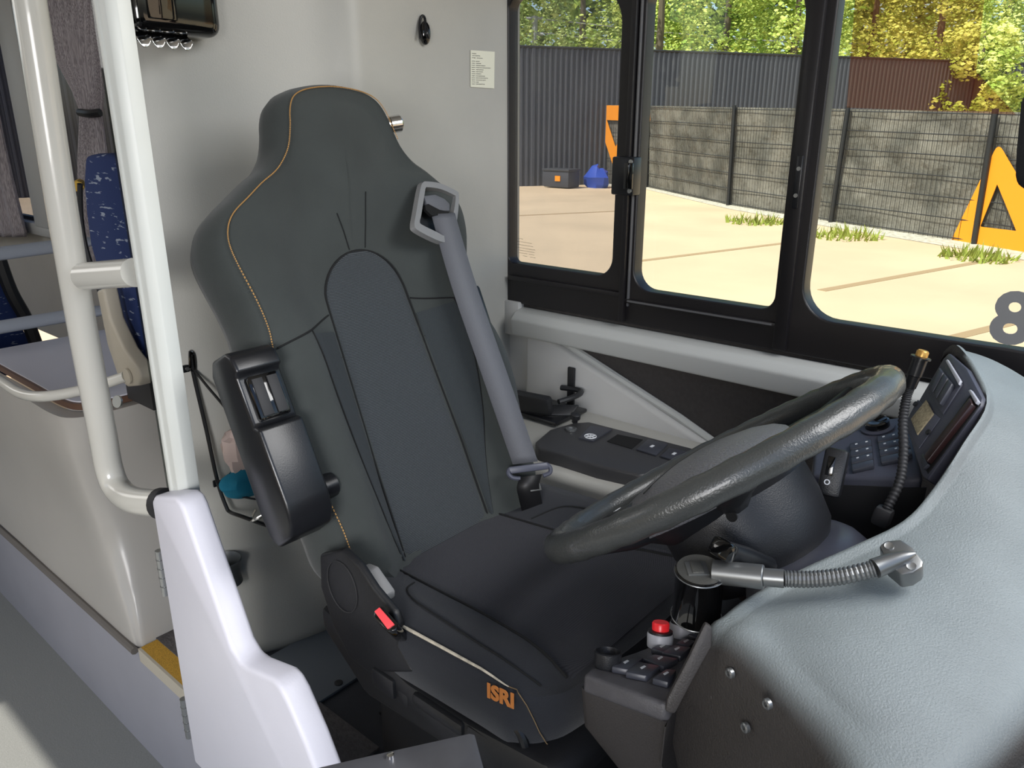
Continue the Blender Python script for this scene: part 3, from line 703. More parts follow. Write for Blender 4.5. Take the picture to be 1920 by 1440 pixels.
ctl = []
for i in range(11):
    if i == 10: ctl.append(ridge); continue
    row = []
    for q in QS:
        p = Ept[i].lerp(Tpt[i], q); L_ = (Tpt[i]-Ept[i]).length
        row.append(p+V((0, 0, .016*math.sin(PI*q)*min(1, L_/.2))))
    ctl.append(row)
ctl = [catmull(r, 5) for r in ctl]
cols = [catmull([ctl[i][j] for i in range(11)], 5) for j in range(len(ctl[0]))]       # cols[j][i]
Es, Ts, Rg = cols[0], cols[-1], [c[-1] for c in cols]
# lip at the inner edge, roll over at the outer edge
lipr = [p+V((0, 0, .006))+(cols[1][i]-p)*.25 for i, p in enumerate(Es)]
surf = [[p+V((-.003, .005, -.010)) for p in Es], Es]+[[p+V((0, 0, .006)) for p in c] if 0 < k < 3 else c for k, c in enumerate(cols) if k > 0]
o1 = [p+V((.020, 0, -.008)) for p in Ts]; o2_ = [p+V((.034, 0, -.035)) for p in Ts]; o3_ = [p+V((.02, 0, -.35)) for p in Ts]
surf += [o1, o2_, o3_]
# ridge roll towards the aisle
rn = V((-.47, -.88, 0)).normalized()
def rrow(a, dz): return [r[-1]+rn*a+V((0, 0, dz)) for r in surf]
edge = [r[-1] for r in surf]
grid_rows = [list(r) for r in surf]
for k, r in enumerate(grid_rows):
    w_ = 1 if k > 1 else .3
    r += [edge[k]+rn*.010*w_+V((0, 0, -.003)), edge[k]+rn*.021*w_+V((0, 0, -.012)), edge[k]+rn*.029*w_+V((-.003, 0, -.028)), edge[k]+rn*.033*w_+V((-.006, 0, -.055))]
for k, r in enumerate(grid_rows):
    w_ = 1 if k > 1 else .3
    r += [edge[k]+rn*a*w_+V((b*.15, 0, b)) for a, b in ((.034, -.12), (.028, -.22), (.0, -.36), (-.04, -.5))]
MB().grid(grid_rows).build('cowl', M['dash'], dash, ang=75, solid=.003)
# inner dark lining under the cowl edge
l1 = [p+V((-.003, .005, -.010)) for p in Es]
l2 = [p+V((.03, .01, -.05)) for p in Es]; l3 = [V((max(-.10, p.x+.10), p.y+.02, .60)) for p in Es]
MB().grid([l1, l2, l3]).build('cowl_lining', M['rubber'], dash, ang=60)
MB().bb((-.10, .66, .34), (.08, 1.34, .90)).build('dash_core', M['rubber'], dash, bevel=.01)
topc = [edge[k]+rn*.033+V((0, 0, -.07)) for k in range(2, len(edge)-3)]
for q in ((1369, 1262), (1334, 1304), (1439, 1320), (1398, 1364)):
    zc = PL(*q, topc[6]+V((-.012, 0, -.03)), V((rn.x, rn.y, .05)).normalized())
    MB().lathe([(.0055, -.004), (.0055, .0), (.004, .0012), (.0022, .0008), (.0022, -.002)], zc+rn*.002, rn, 14).build('screw', M['smoke'], dash)
# corner cluster panel
qBL, qBR, qTR, qTL = V((-.257, 1.21, 1.03)), V((-.194, 1.08, 1.0)), V((-.156, 1.15, 1.105)), V((-.227, 1.28, 1.13))
po = (qBL+qBR+qTR+qTL)/4; pn = (qBR-qBL).cross(qTL-qBL).normalized()
if pn.x > 0: pn = -pn
def CP(x, y, d=0): return PL(x, y, po, pn)+pn*d
def cpoly(px, d0, d1, name, m, parent=None, bevel=.001, **k):
    return MB().prism([CP(x, y, d0) for x, y in px], pn*(d1-d0)).build(name, m, parent or dash, bevel=bevel, **k)
cpoly([(1779, 661), (1812, 690), (1841, 745), (1838, 760), (1738, 900), (1728, 893), (1698, 800), (1702, 785), (1768, 672)], -.03, 0, 'corner_panel', M['panel'], bevel=.003)
cpoly([(1778, 682), (1806, 722), (1770, 778), (1742, 738)], 0, .0025, 'rocker_frame', M['panel'])
cpoly([(1779, 681), (1783, 678), (1808, 718), (1804, 726)], .0025, .007, 'rocker_stop', M['greyp'])
for i in range(3):
    a0, b0 = lerp(1770, 1796, i/3), lerp(695, 727, i/3); a1, b1 = lerp(1770, 1796, (i+.9)/3), lerp(695, 727, (i+.9)/3)
    c0_, d0_ = lerp(1752, 1772, i/3), lerp(733, 766, i/3); c1_, d1_ = lerp(1752, 1772, (i+.9)/3), lerp(733, 766, (i+.9)/3)
    cpoly([(a0, b0), (a1, b1), (c1_, d1_), (c0_, d0_)], .002, .010, 'rocker_switch', M['switch'], bevel=.002)
cpoly([(1722, 750), (1764, 785), (1724, 842), (1698, 800), (1707, 778)], 0, .0015, 'cover_plate', M['panel'])
cpoly([(1740, 752), (1754, 778), (1723, 818), (1711, 788)], .0015, .004, 'velcro_pad', M['velcro'], label='beige velcro patch')
for q in ((1719, 759), (1743, 812)):
    MB().lathe([(.004, 0), (.004, .003)], CP(*q, .001), pn, 12).build('screw', M['rubber'], dash)
cpoly([(1823, 737), (1840, 758), (1741, 889), (1728, 868)], 0, .0012, 'slot_frame', mat('slot_edge', (20, 20, 22), .6))
cpoly([(1828, 752), (1833, 764), (1748, 873), (1741, 862)], .0012, .010, 'slot_insert', M['dkred'], bevel=.002, label='dark red insert')
cpoly([(1822, 737), (1827, 735), (1841, 756), (1836, 762)], .0012, .007, 'slot_end', M['greyp'])
cpoly([(1731, 858), (1738, 853), (1746, 875), (1737, 884)], .0012, .006, 'slot_end', M['switch'])
# lower switch shelf of the window-side wing
lo = V((-.30, 1.14, .96)); ln = V((-.25, -.25, 1)).normalized()
def LP(x, y, d=0): return PL(x, y, lo, ln)+ln*d
wing = [(1522, 892), (1527, 845), (1600, 805), (1650, 785), (1700, 780), (1732, 896), (1700, 897)]
wtop = [LP(*p) for p in wing]
MB().prism([p-V((0, 0, .30)) for p in wtop], (0, 0, .30)).build('switch_wing', M['panel'], dash, bevel=.006, seg=3)
tmpv = [LP(x, y, -.012)+V((.002, -.004, 0)) for x, y in ((1523, 893), (1700, 899), (1733, 898))]
MB().prism([tmpv[0], tmpv[1], tmpv[2], tmpv[2]+V((.0, 0, -.3)), tmpv[1]+V((.0, 0, -.3)), tmpv[0]+V((0, 0, -.3))], (.0, .002, 0)).build('wing_face', M['rubber'], dash)
kc = LP(1646, 802, .001)
MB().lathe([(.026, 0), (.026, .002), (.020, .003)], kc, ln, 28).build('light_dial', M['panel'], dash)
MB().lathe([(.019, 0), (.019, .010), (.016, .012), (.005, .007)], kc+ln*.002, ln, 24).build('light_knob', M['blackg'], dash)
def stack(x0, y0, dx, dy, ux, uy, nrow, icons=True):
    for k in range(nrow):
        q = [(x0+dx*k, y0+dy*k), (x0+ux+dx*k, y0+uy+dy*k), (x0+ux+dx*(k+.92), y0+uy+dy*(k+.92)), (x0+dx*(k+.92), y0+dy*(k+.92))]
        b_ = MB().prism([LP(x, y, 0) for x, y in q], ln*.007).build('rocker_switch', M['switch'], dash, bevel=.0018)
        if icons and k < nrow-1:
            for f_ in (.25, .72):
                MB().prism([LP(x0+ux*f_+dx*(k+.3)+i, y0+uy*f_+dy*(k+.3)+j, .0072) for i, j in ((0, 0), (4.5, -1.2), (5, .6), (.5, 1.8))], ln*.0004).build('switch_icon', M['icon'], b_, smooth=False)
stack(1594, 838, 1.3, 13, 41, -9, 4)
stack(1645, 824, 2.2, 13, 40, -8, 4)
stack(1688, 812, 3, 13, 12, -3, 4, False)
stack(1570, 856, 1, 12.5, 17, -5, 3, False)
# aisle-side switch pod
so = P(1190, 1270, Z=.845); sn_ = V((-.16, .26, .95)).normalized()
def SP(x, y, d=0): return PL(x, y, so, sn_)+sn_*d
top = [SP(*p) for p in ((1094, 1264), (1112, 1248), (1190, 1222), (1322, 1170), (1335, 1182), (1256, 1318), (1240, 1316))]
pod = MB().prism([p-sn_*.022 for p in top], sn_*.022).build('switch_pod', M['swpanel'], dash, bevel=.005, seg=3)
cen = sum(top, V())/len(top)
lows = [p-sn_*.020 for p in top]
r0 = [p.lerp(cen-sn_*.020, .04) for p in lows]
r1 = [p.lerp(cen, .10)-V((0, 0, .06)) for p in lows]; r2 = [p.lerp(cen, .30)+V((.03, .01, -.13)) for p in lows]; r3 = [p.lerp(cen, .45)+V((.09, .04, -.28)) for p in lows]; r4 = [p.lerp(cen, .5)+V((.13, .05, -.42)) for p in lows]
MB().grid([catmull(r, 4, True) for r in (r0, r1, r2, r3, r4)], ring=True, cap=True).build('pod_housing', M['dashdk'], dash, ang=60)
fo = P(1290, 1255, Y=.635); fn = V((.50, -.82, .30)).normalized()
flap = [PL(x, y, fo, fn) for x, y in ((1322, 1168), (1336, 1178), (1334, 1214), (1300, 1275), (1266, 1340), (1247, 1336), (1251, 1310), (1290, 1235))]
MB().prism([p-fn*.010 for p in flap], fn*.010).build('pod_flap', M['dashdk'], dash, bevel=.003)
for q in ([(1146, 1262), (1160, 1248), (1207, 1244), (1178, 1268)], [(1172, 1272), (1196, 1252), (1238, 1260), (1212, 1280)], [(1205, 1246), (1226, 1238), (1272, 1246), (1244, 1262)], [(1222, 1284), (1248, 1266), (1268, 1268), (1252, 1292)],
          [(1220, 1226), (1236, 1218), (1262, 1222), (1246, 1234)], [(1240, 1234), (1262, 1220), (1296, 1224), (1276, 1242)], [(1266, 1218), (1280, 1207), (1304, 1212), (1292, 1224)], [(1288, 1200), (1300, 1192), (1316, 1194), (1306, 1206)]):
    b_ = MB().prism([SP(x, y, 0) for x, y in q], sn_*.008).build('rocker_switch', M['switch'], dash, bevel=.002)
    cx0, cy0 = sum(x for x, y in q)/4, sum(y for x, y in q)/4
    MB().prism([SP(cx0+i, cy0+j, .0082) for i, j in ((-5, -1), (3, -5), (6, -3), (-2, 2))], sn_*.0004).build('switch_icon', M['icon'], b_, smooth=False)
for c_, r_ in (((1237, 1212), .0165), ((1278, 1192), .0165)):
    base = SP(c_[0], c_[1])
    pb = MB().lathe([(r_, 0), (r_*1.04, .016), (r_*.98, .018)], base, sn_, 28).build('push_button', M['greyp'], dash, label='white collared push button')
    MB().lathe([(r_*.95, .018), (r_*.95, .021), (r_*.6, .022)], base, sn_, 28).build('button_ring', M['blackp'], pb)
    MB().lathe([(r_*.66, .020), (r_*.68, .030), (r_*.6, .032)], base, sn_, 28).build('button_cap', M['red'], pb, label='red cap')
kb_ = SP(1139, 1250)
kk = MB().lathe([(.015, 0), (.016, .002), (.0165, .018), (.0145, .019), (.013, .012)], kb_, sn_, 28).build('rotary_dial', M['blackp'], dash)

# gooseneck microphone
gm = thing('gooseneck_microphone', P(1660, 965, Y=1.02), 'slim black gooseneck microphone with brass tip in front of the corner panel', 'microphone')
gp = [P(x, y, Y=Y) for x, y, Y in ((1662, 955, 1.0), (1686, 905, 1.02), (1694, 850, 1.04), (1693, 790, 1.06), (1700, 745, 1.07), (1708, 722, 1.07))]
gc = catmull(gp, 30)
MB().tube(gc, [.0063 if (i//2) % 2 else .0054 for i in range(len(gc))], 14).build('flexible_neck', M['rubber'], gm, ang=60)
m0, m1_ = P(1706, 726, Y=1.07), P(1726, 672, Y=1.075)
MB().tube([m0, m0.lerp(m1_, .4), m0.lerp(m1_, .42), m1_], [.0075, .0085, .0095, .0095], 16).build('microphone_body', M['blacks'], gm)
md_ = (m1_-m0).normalized()
MB().lathe([(.0125, 0), (.0125, .002), (.008, .003)], m1_, md_, 18).build('collar', M['blacks'], gm)
MB().lathe([(.0075, .003), (.0075, .009), (.006, .011)], m1_, md_, 14).build('tip', mat('brass', (206, 160, 84), .35, metal=.6), gm, label='brass tip')
MB().box(P(1655, 968, Y=1.0), (.022, .022, .026), ortho(md_)).build('clamp', M['rubber'], gm, bevel=.005)
# gooseneck lamp
gl = thing('gooseneck_lamp', P(1690, 1060, Y=.83), 'gooseneck lamp with black cylinder head mounted on the dashboard cowl', 'lamp')
hc = P(1313, 1068, Y=.715)
hax_ = V((.05, -.10, 1)).normalized()
lh = MB().lathe([(.0265, -.069), (.0285, -.067), (.0285, -.064), (.0275, -.062), (.0275, -.006), (.0285, -.004), (.0285, -.001), (.026, .0)], hc, hax_, 36).build('lamp_head', M['blackg'], gl)
MB().lathe([(.0262, 0), (.0262, .0012)], hc, hax_, 36).build('head_cap', M['lamp'], lh)
for z_ in (-.0655, -.0025):
    ub, wb, _ = ortho(hax_)
    MB().tube([hc+hax_*z_+(ub*math.cos(a)+wb*math.sin(a))*.0286 for a in [2*PI*k/36 for k in range(36)]], .0009, 6, closed=True).build('chrome_ring', M['smoke'], lh)
ub = V((.76, .65, 0)); ub = (ub-hax_*ub.dot(hax_)).normalized(); wb = hax_.cross(ub)
MB().box(hc+hax_*.0017-ub*.004, (.024, .024, .002), (ub, wb, hax_)).build('cap_plate', M['smoke'], lh, bevel=.0006)
MB().box(hc+hax_*.003-ub*.004, (.013, .020, .003), (ub, wb, hax_)).build('cap_ridge', M['lamp'], lh, bevel=.001)
J0 = P(1338, 1072, Y=.72); J1 = P(1432, 1082, Y=.735)
MB().tube([J0, J0.lerp(J1, .98), J1], [.0135, .0135, .0125], 20).build('neck_sleeve', M['smoke'], gl)
J2 = P(1470, 1085, Y=.742)
MB().tube([J1, J2], .010, 18).build('neck_collar', M['smoke'], gl)
fp = catmull([J2, P(1520, 1086, Y=.755), P(1580, 1080, Y=.770), P(1640, 1066, Y=.785)], 22)
MB().tube(fp, [.0092 if i % 3 else .0080 for i in range(len(fp))], 14).build('flexible_neck', M['smoke'], gl, ang=18)
J3 = P(1640, 1066, Y=.785); J4 = P(1672, 1053, Y=.800)
MB().tube([J3, J4, P(1700, 1043, Y=.806), P(1716, 1038, Y=.812)], [.0105, .0095, .0065, .002], 16).build('neck_collar', M['smoke'], gl)
mo = P(1690, 1052, Y=.805); mn = V((-.02, -.55, 1)).normalized()
mt = [PL(x, y, mo, mn) for x, y in ((1648, 1022), (1660, 1013), (1690, 1010), (1712, 1026), (1732, 1052), (1730, 1062), (1712, 1074), (1690, 1078), (1664, 1056))]
mp_ = MB().prism([p-mn*.026 for p in mt], mn*.026).build('mount_plate', M['smoke'], gl, bevel=.003)
for q in ((1667, 1024), (1709, 1062)):
    MB().lathe([(.0048, 0), (.0048, .001), (.003, .0004)], PL(*q, mo, mn), mn, 14).build('screw', M['alu'], mp_)

# ================================================================== POST, GRAB TUBE, DOOR
PXR, PXL = P(246, 0, Y=.522).x, P(171, 0, Y=.490).x
pst = struct(MB().prism([V((PXL, .496, .80)), V((PXL+.006, .489, .80)), V((lerp(PXL, PXR, .35), .488, .80)), V((lerp(PXL, PXR, .40), .491, .80)), V((lerp(PXL, PXR, .75), .491, .80)), V((PXR-.006, .495, .80)), V((PXR, .502, .80)), V((PXR, .522, .80)), V((PXL, .522, .80))], (0, 0, 1.5)).build('trim_13', M['post'], bevel=.003))
struct(MB().bb((PXL-.012, .498, .80), (PXL, .522, 2.3)).build('trim_14', mat('seal_grey', (96, 98, 96), .5)))
struct(MB().bb((PXL-.040, .506, .88), (PXL-.012, .510, 2.3)).build('window_2', glass('partition_glass', (205, 210, 208), .10)))
struct(MB().bb((-1.195, .515, .33), (-1.158, .56, .83)).build('trim_15', M['door'], bevel=.004))
gt = thing('grab_pole', P(300, 945, Y=.48), 'cream painted tubular grab pole bent into the white post', 'grab pole')
yT = .475
MB().tube([P(28, -160, Y=yT), P(60, 30, Y=yT), P(102, 300, Y=yT), P(152, 600, Y=yT), P(190, 800, Y=yT), P(205, 880, Y=yT), P(222, 918, Y=yT), P(252, 938, Y=yT), P(308, 944, Y=.49)], .0225, 24, k=10).build('pole', M['tube'], gt)
MB().tube([P(158, 518, Y=yT), P(252, 511, Y=.495)], .0215, 24).build('cross_bar', M['tube'], gt)
MB().tube([P(300, 944, Y=.488), P(312, 944, Y=.492)], .026, 20).build('rubber_collar', M['rubber'], gt)

dr = struct(MB().prism([V((x, .462, z)) for x, z in ((-1.155, .885), (-1.145, .897), (-1.07, .920), (-1.055, .918), (-1.045, .905), (-.955, .705), (-.935, .690), (-.915, .690), (-.845, .708), (-.828, .705), (-.812, .690), (-.775, .635), (-.735, .56), (-.70, .45), (-.69, .36), (-1.155, .36))], (0, .042, 0)).build('door_1', M['door'], bevel=.010, seg=3))
OFF['door_1'] = V((0, 0, 0))
for z0 in (.70, .40):
    h = MB().tube([(-1.175, .470, z0), (-1.175, .470, z0+.085)], .0065, 12).build('hinge', M['alu'], dr)
    for k in range(1, 5): MB().tube([(-1.175, .470, z0+.017*k), (-1.175, .470, z0+.017*k+.0015)], .0072, 12).build('hinge_knuckle', M['smoke'], h)
MB().bb((-1.172, .476, .36), (-1.150, .500, .885)).build('door_edge', M['riser'], dr, bevel=.003)

# plate close to the camera
plt = thing('metal_tray', P(760, 1420, Z=.90), 'dark metal tray plate with a small screw at the bottom edge', 'tray')
pz = .90
pp = [P(540, 1452, Z=pz), P(700, 1415, Z=pz), P(880, 1375, Z=pz), P(890, 1377, Z=pz), P(915, 1470, Z=pz), P(930, 1560, Z=pz), P(560, 1560, Z=pz)]
MB().prism([p-V((0, 0, .004)) for p in pp], (0, 0, .004)).build('tray_plate', M['plate'], plt, bevel=.001)
MB().lathe([(.004, 0), (.0035, .003), (.001, .0035)], P(732, 1419, Z=pz), (0, 0, 1), 14).build('screw', M['chrome'], plt)
MB().tube([P(740, 1500, Z=pz-.006), V((-.42, .28, .5)), V((-.42, .28, 0))], .02, 12).build('tray_stem', M['blackp'], plt)

# ================================================================== THINGS ON THE BULKHEAD
def wallx(px, py):
    # bulkhead point seen at this pixel (march along the ray)
    d = ray(px, py).normalized(); o = V((0, 0, CAMZ)); t = .8
    while t < 4:
        p = o+d*t
        row = catmull(bulk(max(.33, min(2.3, p.z))), 4); bx = min(row, key=lambda q: abs(q.y-p.y)).x
        if p.x < bx+.004: return p
        t += .004
    return o+d*2
hk = thing('coat_hook', wallx(795, 55), 'small black coat hook high on the grey wall beside the notice', 'hook')
w0 = V((-1.334, P(793, 50, X=-1.3322).y, P(793, 50, X=-1.3322).z))
def HKP(x, y, off): return P(x, y, X=-1.334+off)
MB().ell(HKP(797, 62, .010), (.011, .0135, .024)).build('hook_body', M['blackg'], hk)
MB().tube([HKP(788, 72, .016), HKP(786.5, 55, .010), HKP(787, 40, .006), HKP(791, 30, .006), HKP(796, 33, .008), HKP(798, 48, .016), HKP(800, 62, .024), HKP(804, 72, .024)], [.0024, .0026, .0026, .0028, .0028, .0034, .005, .003], 10, k=5).build('hook_loop', M['smoke'] if 0 else M['blacks'], hk)
nt_ = thing('wall_notice', P(905, 130, X=-1.3322), 'small cream notice label with rows of print on the grey wall', 'notice')
na, nb_, nc, nd_ = [P(x, y, X=-1.3322) for x, y in ((882, 94), (927, 97), (926, 166), (882, 163))]
MB().prism([na, nb_, nc, nd_], (.0012, 0, 0)).build('label_sheet', M['paper'], nt_, smooth=False)
random.seed(12)
def dashes(rows_, a0, b0, d0, name, m, parent, n_):
    # rows of tiny unreadable print: (fraction down, [(start, end), ...]) in the frame of the sheet
    mb = MB(); ux = b0-a0; uy = d0-a0; hh = .018
    for f_, segs in rows_:
        for x0, x1 in segs:
            x = x0
            while x < x1:
                w_ = random.uniform(.010, .026); h_ = hh*random.uniform(.7, 1.15)
                q = a0+ux*x+uy*f_
                mb.prism([q, q+ux*w_, q+ux*w_+uy*h_, q+uy*h_], n_); x += w_+.009
    return mb.build(name, m, parent, smooth=False)
rows_ = [(.08, [(.05, .21)]), (.135, [(.06, .38)]), (.195, [(.05, .18), (.24, .48)])]
for k, e in enumerate((.34, .42, .60, .80, .50, .50, .42, .58, .70, .60, .32, .56)):
    rows_.append((.285+.057*k, [(.04, .16), (.21, e)]))
dashes(rows_, na+V((.0016, 0, 0)), nb_+V((.0016, 0, 0)), nd_+V((.0016, 0, 0)), 'print_lines', M['ink'], nt_, (.0002, 0, 0))
dashes([(.0, [(0, .32)]), (.14, [(0, .78)]), (.28, [(.05, .8)]), (.42, [(.05, .9)]), (.54, [(.1, .85)]), (.66, [(.1, .5), (.6, .85)]), (.78, [(.3, .5), (.65, .9)])], GMK[0], GMK[1], GMK[2], 'glass_marking', mat('glass_mark', (110, 104, 90), .8), wf, (0, -.0003, 0))
# glossy black dispenser with scalloped metal lip
db = thing('wall_dispenser', wallx(320, 60), 'glossy black box with scalloped metal lip high on the wall behind the post', 'dispenser')
X0 = -1.50
dl = [P(240, y, X=-1.40) for y in (-140, 60)]
YA, YB = P(268, 20, X=-1.38).y, P(415, 20, X=-1.38).y
ZT, ZB = P(330, -150, X=-1.38).z, P(330, 64, X=-1.38).z
MB().bb((-1.50, YA-.02, ZB), (-1.375, YB, ZT)).build('dispenser_body', M['blackg'], db, bevel=.022, seg=5)
MB().bb((-1.379, YA+.004, ZB+.02), (-1.373, lerp(YA, YB, .38), ZT-.02)).build('dispenser_window', M['blackg'], db, bevel=.003)
n_ = 64
LY0, LY1 = P(252, 75, X=-1.39).y, P(356, 75, X=-1.39).y
ztop, zin, zlow = P(300, 62, X=-1.39).z, P(300, 74, X=-1.39).z, P(300, 92, X=-1.39).z
r_a, r_b, r_c = [], [], []
for i in range(n_+1):
    q = i/n_; y = lerp(LY0, LY1, q); z = lerp(zin, zlow, abs(math.sin(q*PI*4.0))**.7)
    r_a.append(V((-1.398, y, ztop))); r_c.append(V((-1.392, y, lerp(ztop, z, .5)))); r_b.append(V((-1.380, y, z)))
MB().grid([r_a, r_c, r_b]).build('metal_lip', M['chrome'], db, solid=.002, label='scalloped steel lip')
# net holder: rod frame with elastic cords
nh = thing('net_holder', wallx(365, 690), 'black rod holder with elastic cords fixed to the wall behind the seat', 'holder')
def wp(px, py, off=.012): return wallx(px, py)+V((off, -off*.6, 0))
rod = [wp(358, 666, .012), wp(364, 700, .014), wp(388, 800, .02), wp(408, 890, .025), wp(424, 935, .03), wp(432, 942, .04), wp(452, 936, .07), wp(500, 945, .09)]
MB().tube(rod, .0042, 8, k=4).build('rod', M['blacks'], nh)
MB().tube([wp(357, 655, .012), wp(364, 662, .014), wp(366, 690, .014), wp(358, 686, .014), wp(357, 655, .012)], .003, 8, k=4).build('cord_loop', M['blackg'], nh)
MB().tube([wp(366, 690, .016), wp(390, 715, .03), wp(425, 752, .045), wp(450, 790, .05)], .0028, 8, k=4).build('elastic_cord', M['beltb'], nh)
for pts_ in (((405, 885), (440, 872), (480, 858)), ((408, 890), (445, 905), (490, 910)), ((405, 882), (450, 888), (495, 895)), ((430, 870), (470, 880), (500, 900))):
    MB().tube([wp(*q, .045+.01*i) for i, q in enumerate(pts_)], .0022, 6, k=4).build('elastic_cord', M['beltb'], nh)
for q in ((350, 690), (407, 904)):
    c_ = wallx(*q); br = MB().box(c_+V((.003, 0, 0)), (.005, .022, .016)).build('bracket', M['blacks'], nh, bevel=.002)
    MB().lathe([(.004, 0), (.004, .003)], c_+V((.005, -.002, 0)), (1, 0, 0), 10).build('screw', M['smoke'], br)
MB().tube([wp(478, 930, .06), wp(470, 938, .08), wp(478, 928, .10), wp(505, 905, .12), ], .0035, 8, k=4).build('wire_end', M['chrome'], nh)
def crumple(name, px, py, r, m, label, cat, off, seed, sq=(1, 1, 1)):
    random.seed(seed); c_ = wallx(px, py)+V((off, -off*.3, 0)); b = MB()
    b.ell(c_, (r*sq[0], r*sq[1], r*sq[2]), nu=17, nv=12, jit=.16)
    return tag(b.build(name, m, ang=25 if 'tissue' in name else 60, sub=0 if 'tissue' in name else 1), label, cat)
crumple('crumpled_tissue', 448, 828, .048, M['tissue'], 'crumpled pinkish tissue paper tucked behind the folded armrest', 'tissue', .045, 3, (.7, 1.0, 1.15))
crumple('cleaning_cloth', 455, 885, .05, M['teal'], 'bundled teal cleaning cloth held by the cords behind the armrest', 'cloth', .045, 5, (.7, 1.25, .7))
# bottle holder
bh = thing('bottle_holder', wallx(436, 1045), 'grey plastic bottle ring on the wall beyond the white door', 'holder')
bc = wallx(428, 1030)+V((.035, -.03, 0))
MB().lathe([(.030, -.055), (.033, -.053), (.029, -.03), (.031, -.008), (.036, .0), (.034, .003), (.030, -.006), (.026, -.03), (.028, -.05)], bc, (0, 0, 1), 28).build('holder_cup', mat('holder_grey', (72, 76, 78), .4), bh)
MB().box(bc+V((-.04, 0, -.03)), (.035, .03, .05)).build('holder_bracket', M['blackp'], bh, bevel=.004)

# ================================================================== REAR: box moulding with shelf, rails, seats, curtains
def mpath(z):
    fl = sst(.62, .33, z)**1.5; xc = -1.675+.08*fl-.03*math.sin(PI*sst(.40, .86, z)); ys = .528+.03*sst(.80, .36, z)+.022*math.sin(PI*sst(.36, .84, z))
    r = .07*(1-.5*fl)
    pts = [V((-3.6, ys, z)), V((-2.4, ys, z)), V((xc-.25, ys, z)), V((xc-r*1.2, ys, z)), V((xc-r*.3, ys+r*.25, z)), V((xc, ys+r*1.1, z)), V((xc+.02*0, ys+.25, z)), V((xc+.02, 1.2, z))]
    return catmull(pts, 5)
zsm = [.325, .34, .36, .40, .45, .52, .6, .7, .78, .84, .862, .868]
mr = [mpath(z) for z in zsm]
mr.append([p+V((-.03, .03, .0)) for p in mr[-1]])
struct(MB().grid(mr).build('wall_box', M['mould'], ang=60))
struct(MB().tube([V((-3.6, .552, .30)), V((-1.60, .552, .325))], .009, 8).build('trim_16', M['trimdark']))
shelf = thing('luggage_shelf', (-2.0, .9, .87), 'white laminate shelf with brown edge on the moulded box', 'shelf')
sx = [V((p.x-.02, p.y+.03, .872)) for p in mr[-2] if p.x > -2.35]
sx = [V((-2.32, .56, .872))]+sx+[V((-2.32, 1.2, .872))]
MB().prism([p for p in sx], (0, 0, .014)).build('shelf_edge', M['wood'], shelf)
MB().prism([p+V((-.006, .006, .0145)) for p in sx], (0, 0, .003)).build('shelf_top', M['table'], shelf)
MB().tube([P(-60, 680, Y=.47), P(0, 714, Y=.475), P(40, 738, Y=.48), P(85, 743, Y=.50), P(160, 730, Y=.56), P(235, 706, Y=.615)], .011, 14, k=6).build('shelf_rail', M['tube'], shelf)
MB().lathe([(.012, 0), (.012, .004)], P(222, 753, Y=.56), (.3, -1, .3), 14).build('shelf_bolt', M['alu'], shelf)
for nm, (p0_, p1_) in {'a': ((-80, 486), (150, 456)), 'b': ((-80, 627), (170, 585))}.items():
    g = thing('guard_rail', P(20, p0_[1]-12, X=-2.34), 'blue-grey horizontal guard rail behind the shelf, ' + ('upper of the two' if nm == 'a' else 'lower of the two'), 'rail', 'guard rails behind the shelf')
    MB().tube([P(*p0_, X=-2.34), P(*p1_, X=-2.34)], .018, 16).build('rail_tube', M['railblue'], g)
    MB().tube([P(*p1_, X=-2.34), P(p1_[0]+45, p1_[1]-5, X=-2.34), P(p1_[0]+45, p1_[1]-5, X=-2.34)-V((0, 0, .2 if nm == 'a' else .1))], .018, 14).build('rail_end', M['railblue'], g)
# folding guide seat beside the post
fs = thing('folding_seat', (-1.6, .68, .88), 'blue patterned passenger seat with beige folded armrest seen past the grab pole', 'seat')
pro = [(158, 292), (178, 288), (200, 288), (232, 300), (246, 420), (258, 560), (268, 660), (268, 705), (258, 690), (240, 655), (212, 590), (186, 520), (168, 460), (160, 400), (155, 340)]
yy = .66
pr3 = [P(x, y, Y=yy) for x, y in pro]
MB().prism(pr3, (-.18, .36, 0)).build('backrest', M['blue'], fs, bevel=.012, seg=3)
MB().tube([P(150, 345, Y=yy+.02), P(152, 410, Y=yy+.02), P(165, 480, Y=yy+.02), P(205, 590, Y=yy+.02), P(258, 700, Y=yy+.02)], .006, 8, k=5).build('seat_shell_edge', M['rubber'], fs)
MB().tube([P(146, 350, Y=yy+.05), P(150, 345, Y=yy+.08)], .012, 8).build('belt_anchor', mat('yellow_tag', (214, 170, 50), .6), fs)
arm = [(180, 545), (192, 540), (206, 600), (232, 655), (258, 690), (264, 710), (258, 724), (238, 726), (222, 712), (200, 645)]
ar_ = MB().prism([P(x, y, Y=.615) for x, y in arm], (0, .03, 0)).build('armrest', M['beige'], fs, bevel=.006, seg=3, label='beige folded armrest')
MB().lathe([(.016, 0), (.016, .004), (.013, .005)], P(241, 705, Y=.614), (0, -1, 0), 22).build('pivot_cap', M['beige'], ar_)
MB().bb((-1.68, .66, .885), (-1.56, .95, .95)).build('seat_foot', M['rubber'], fs)
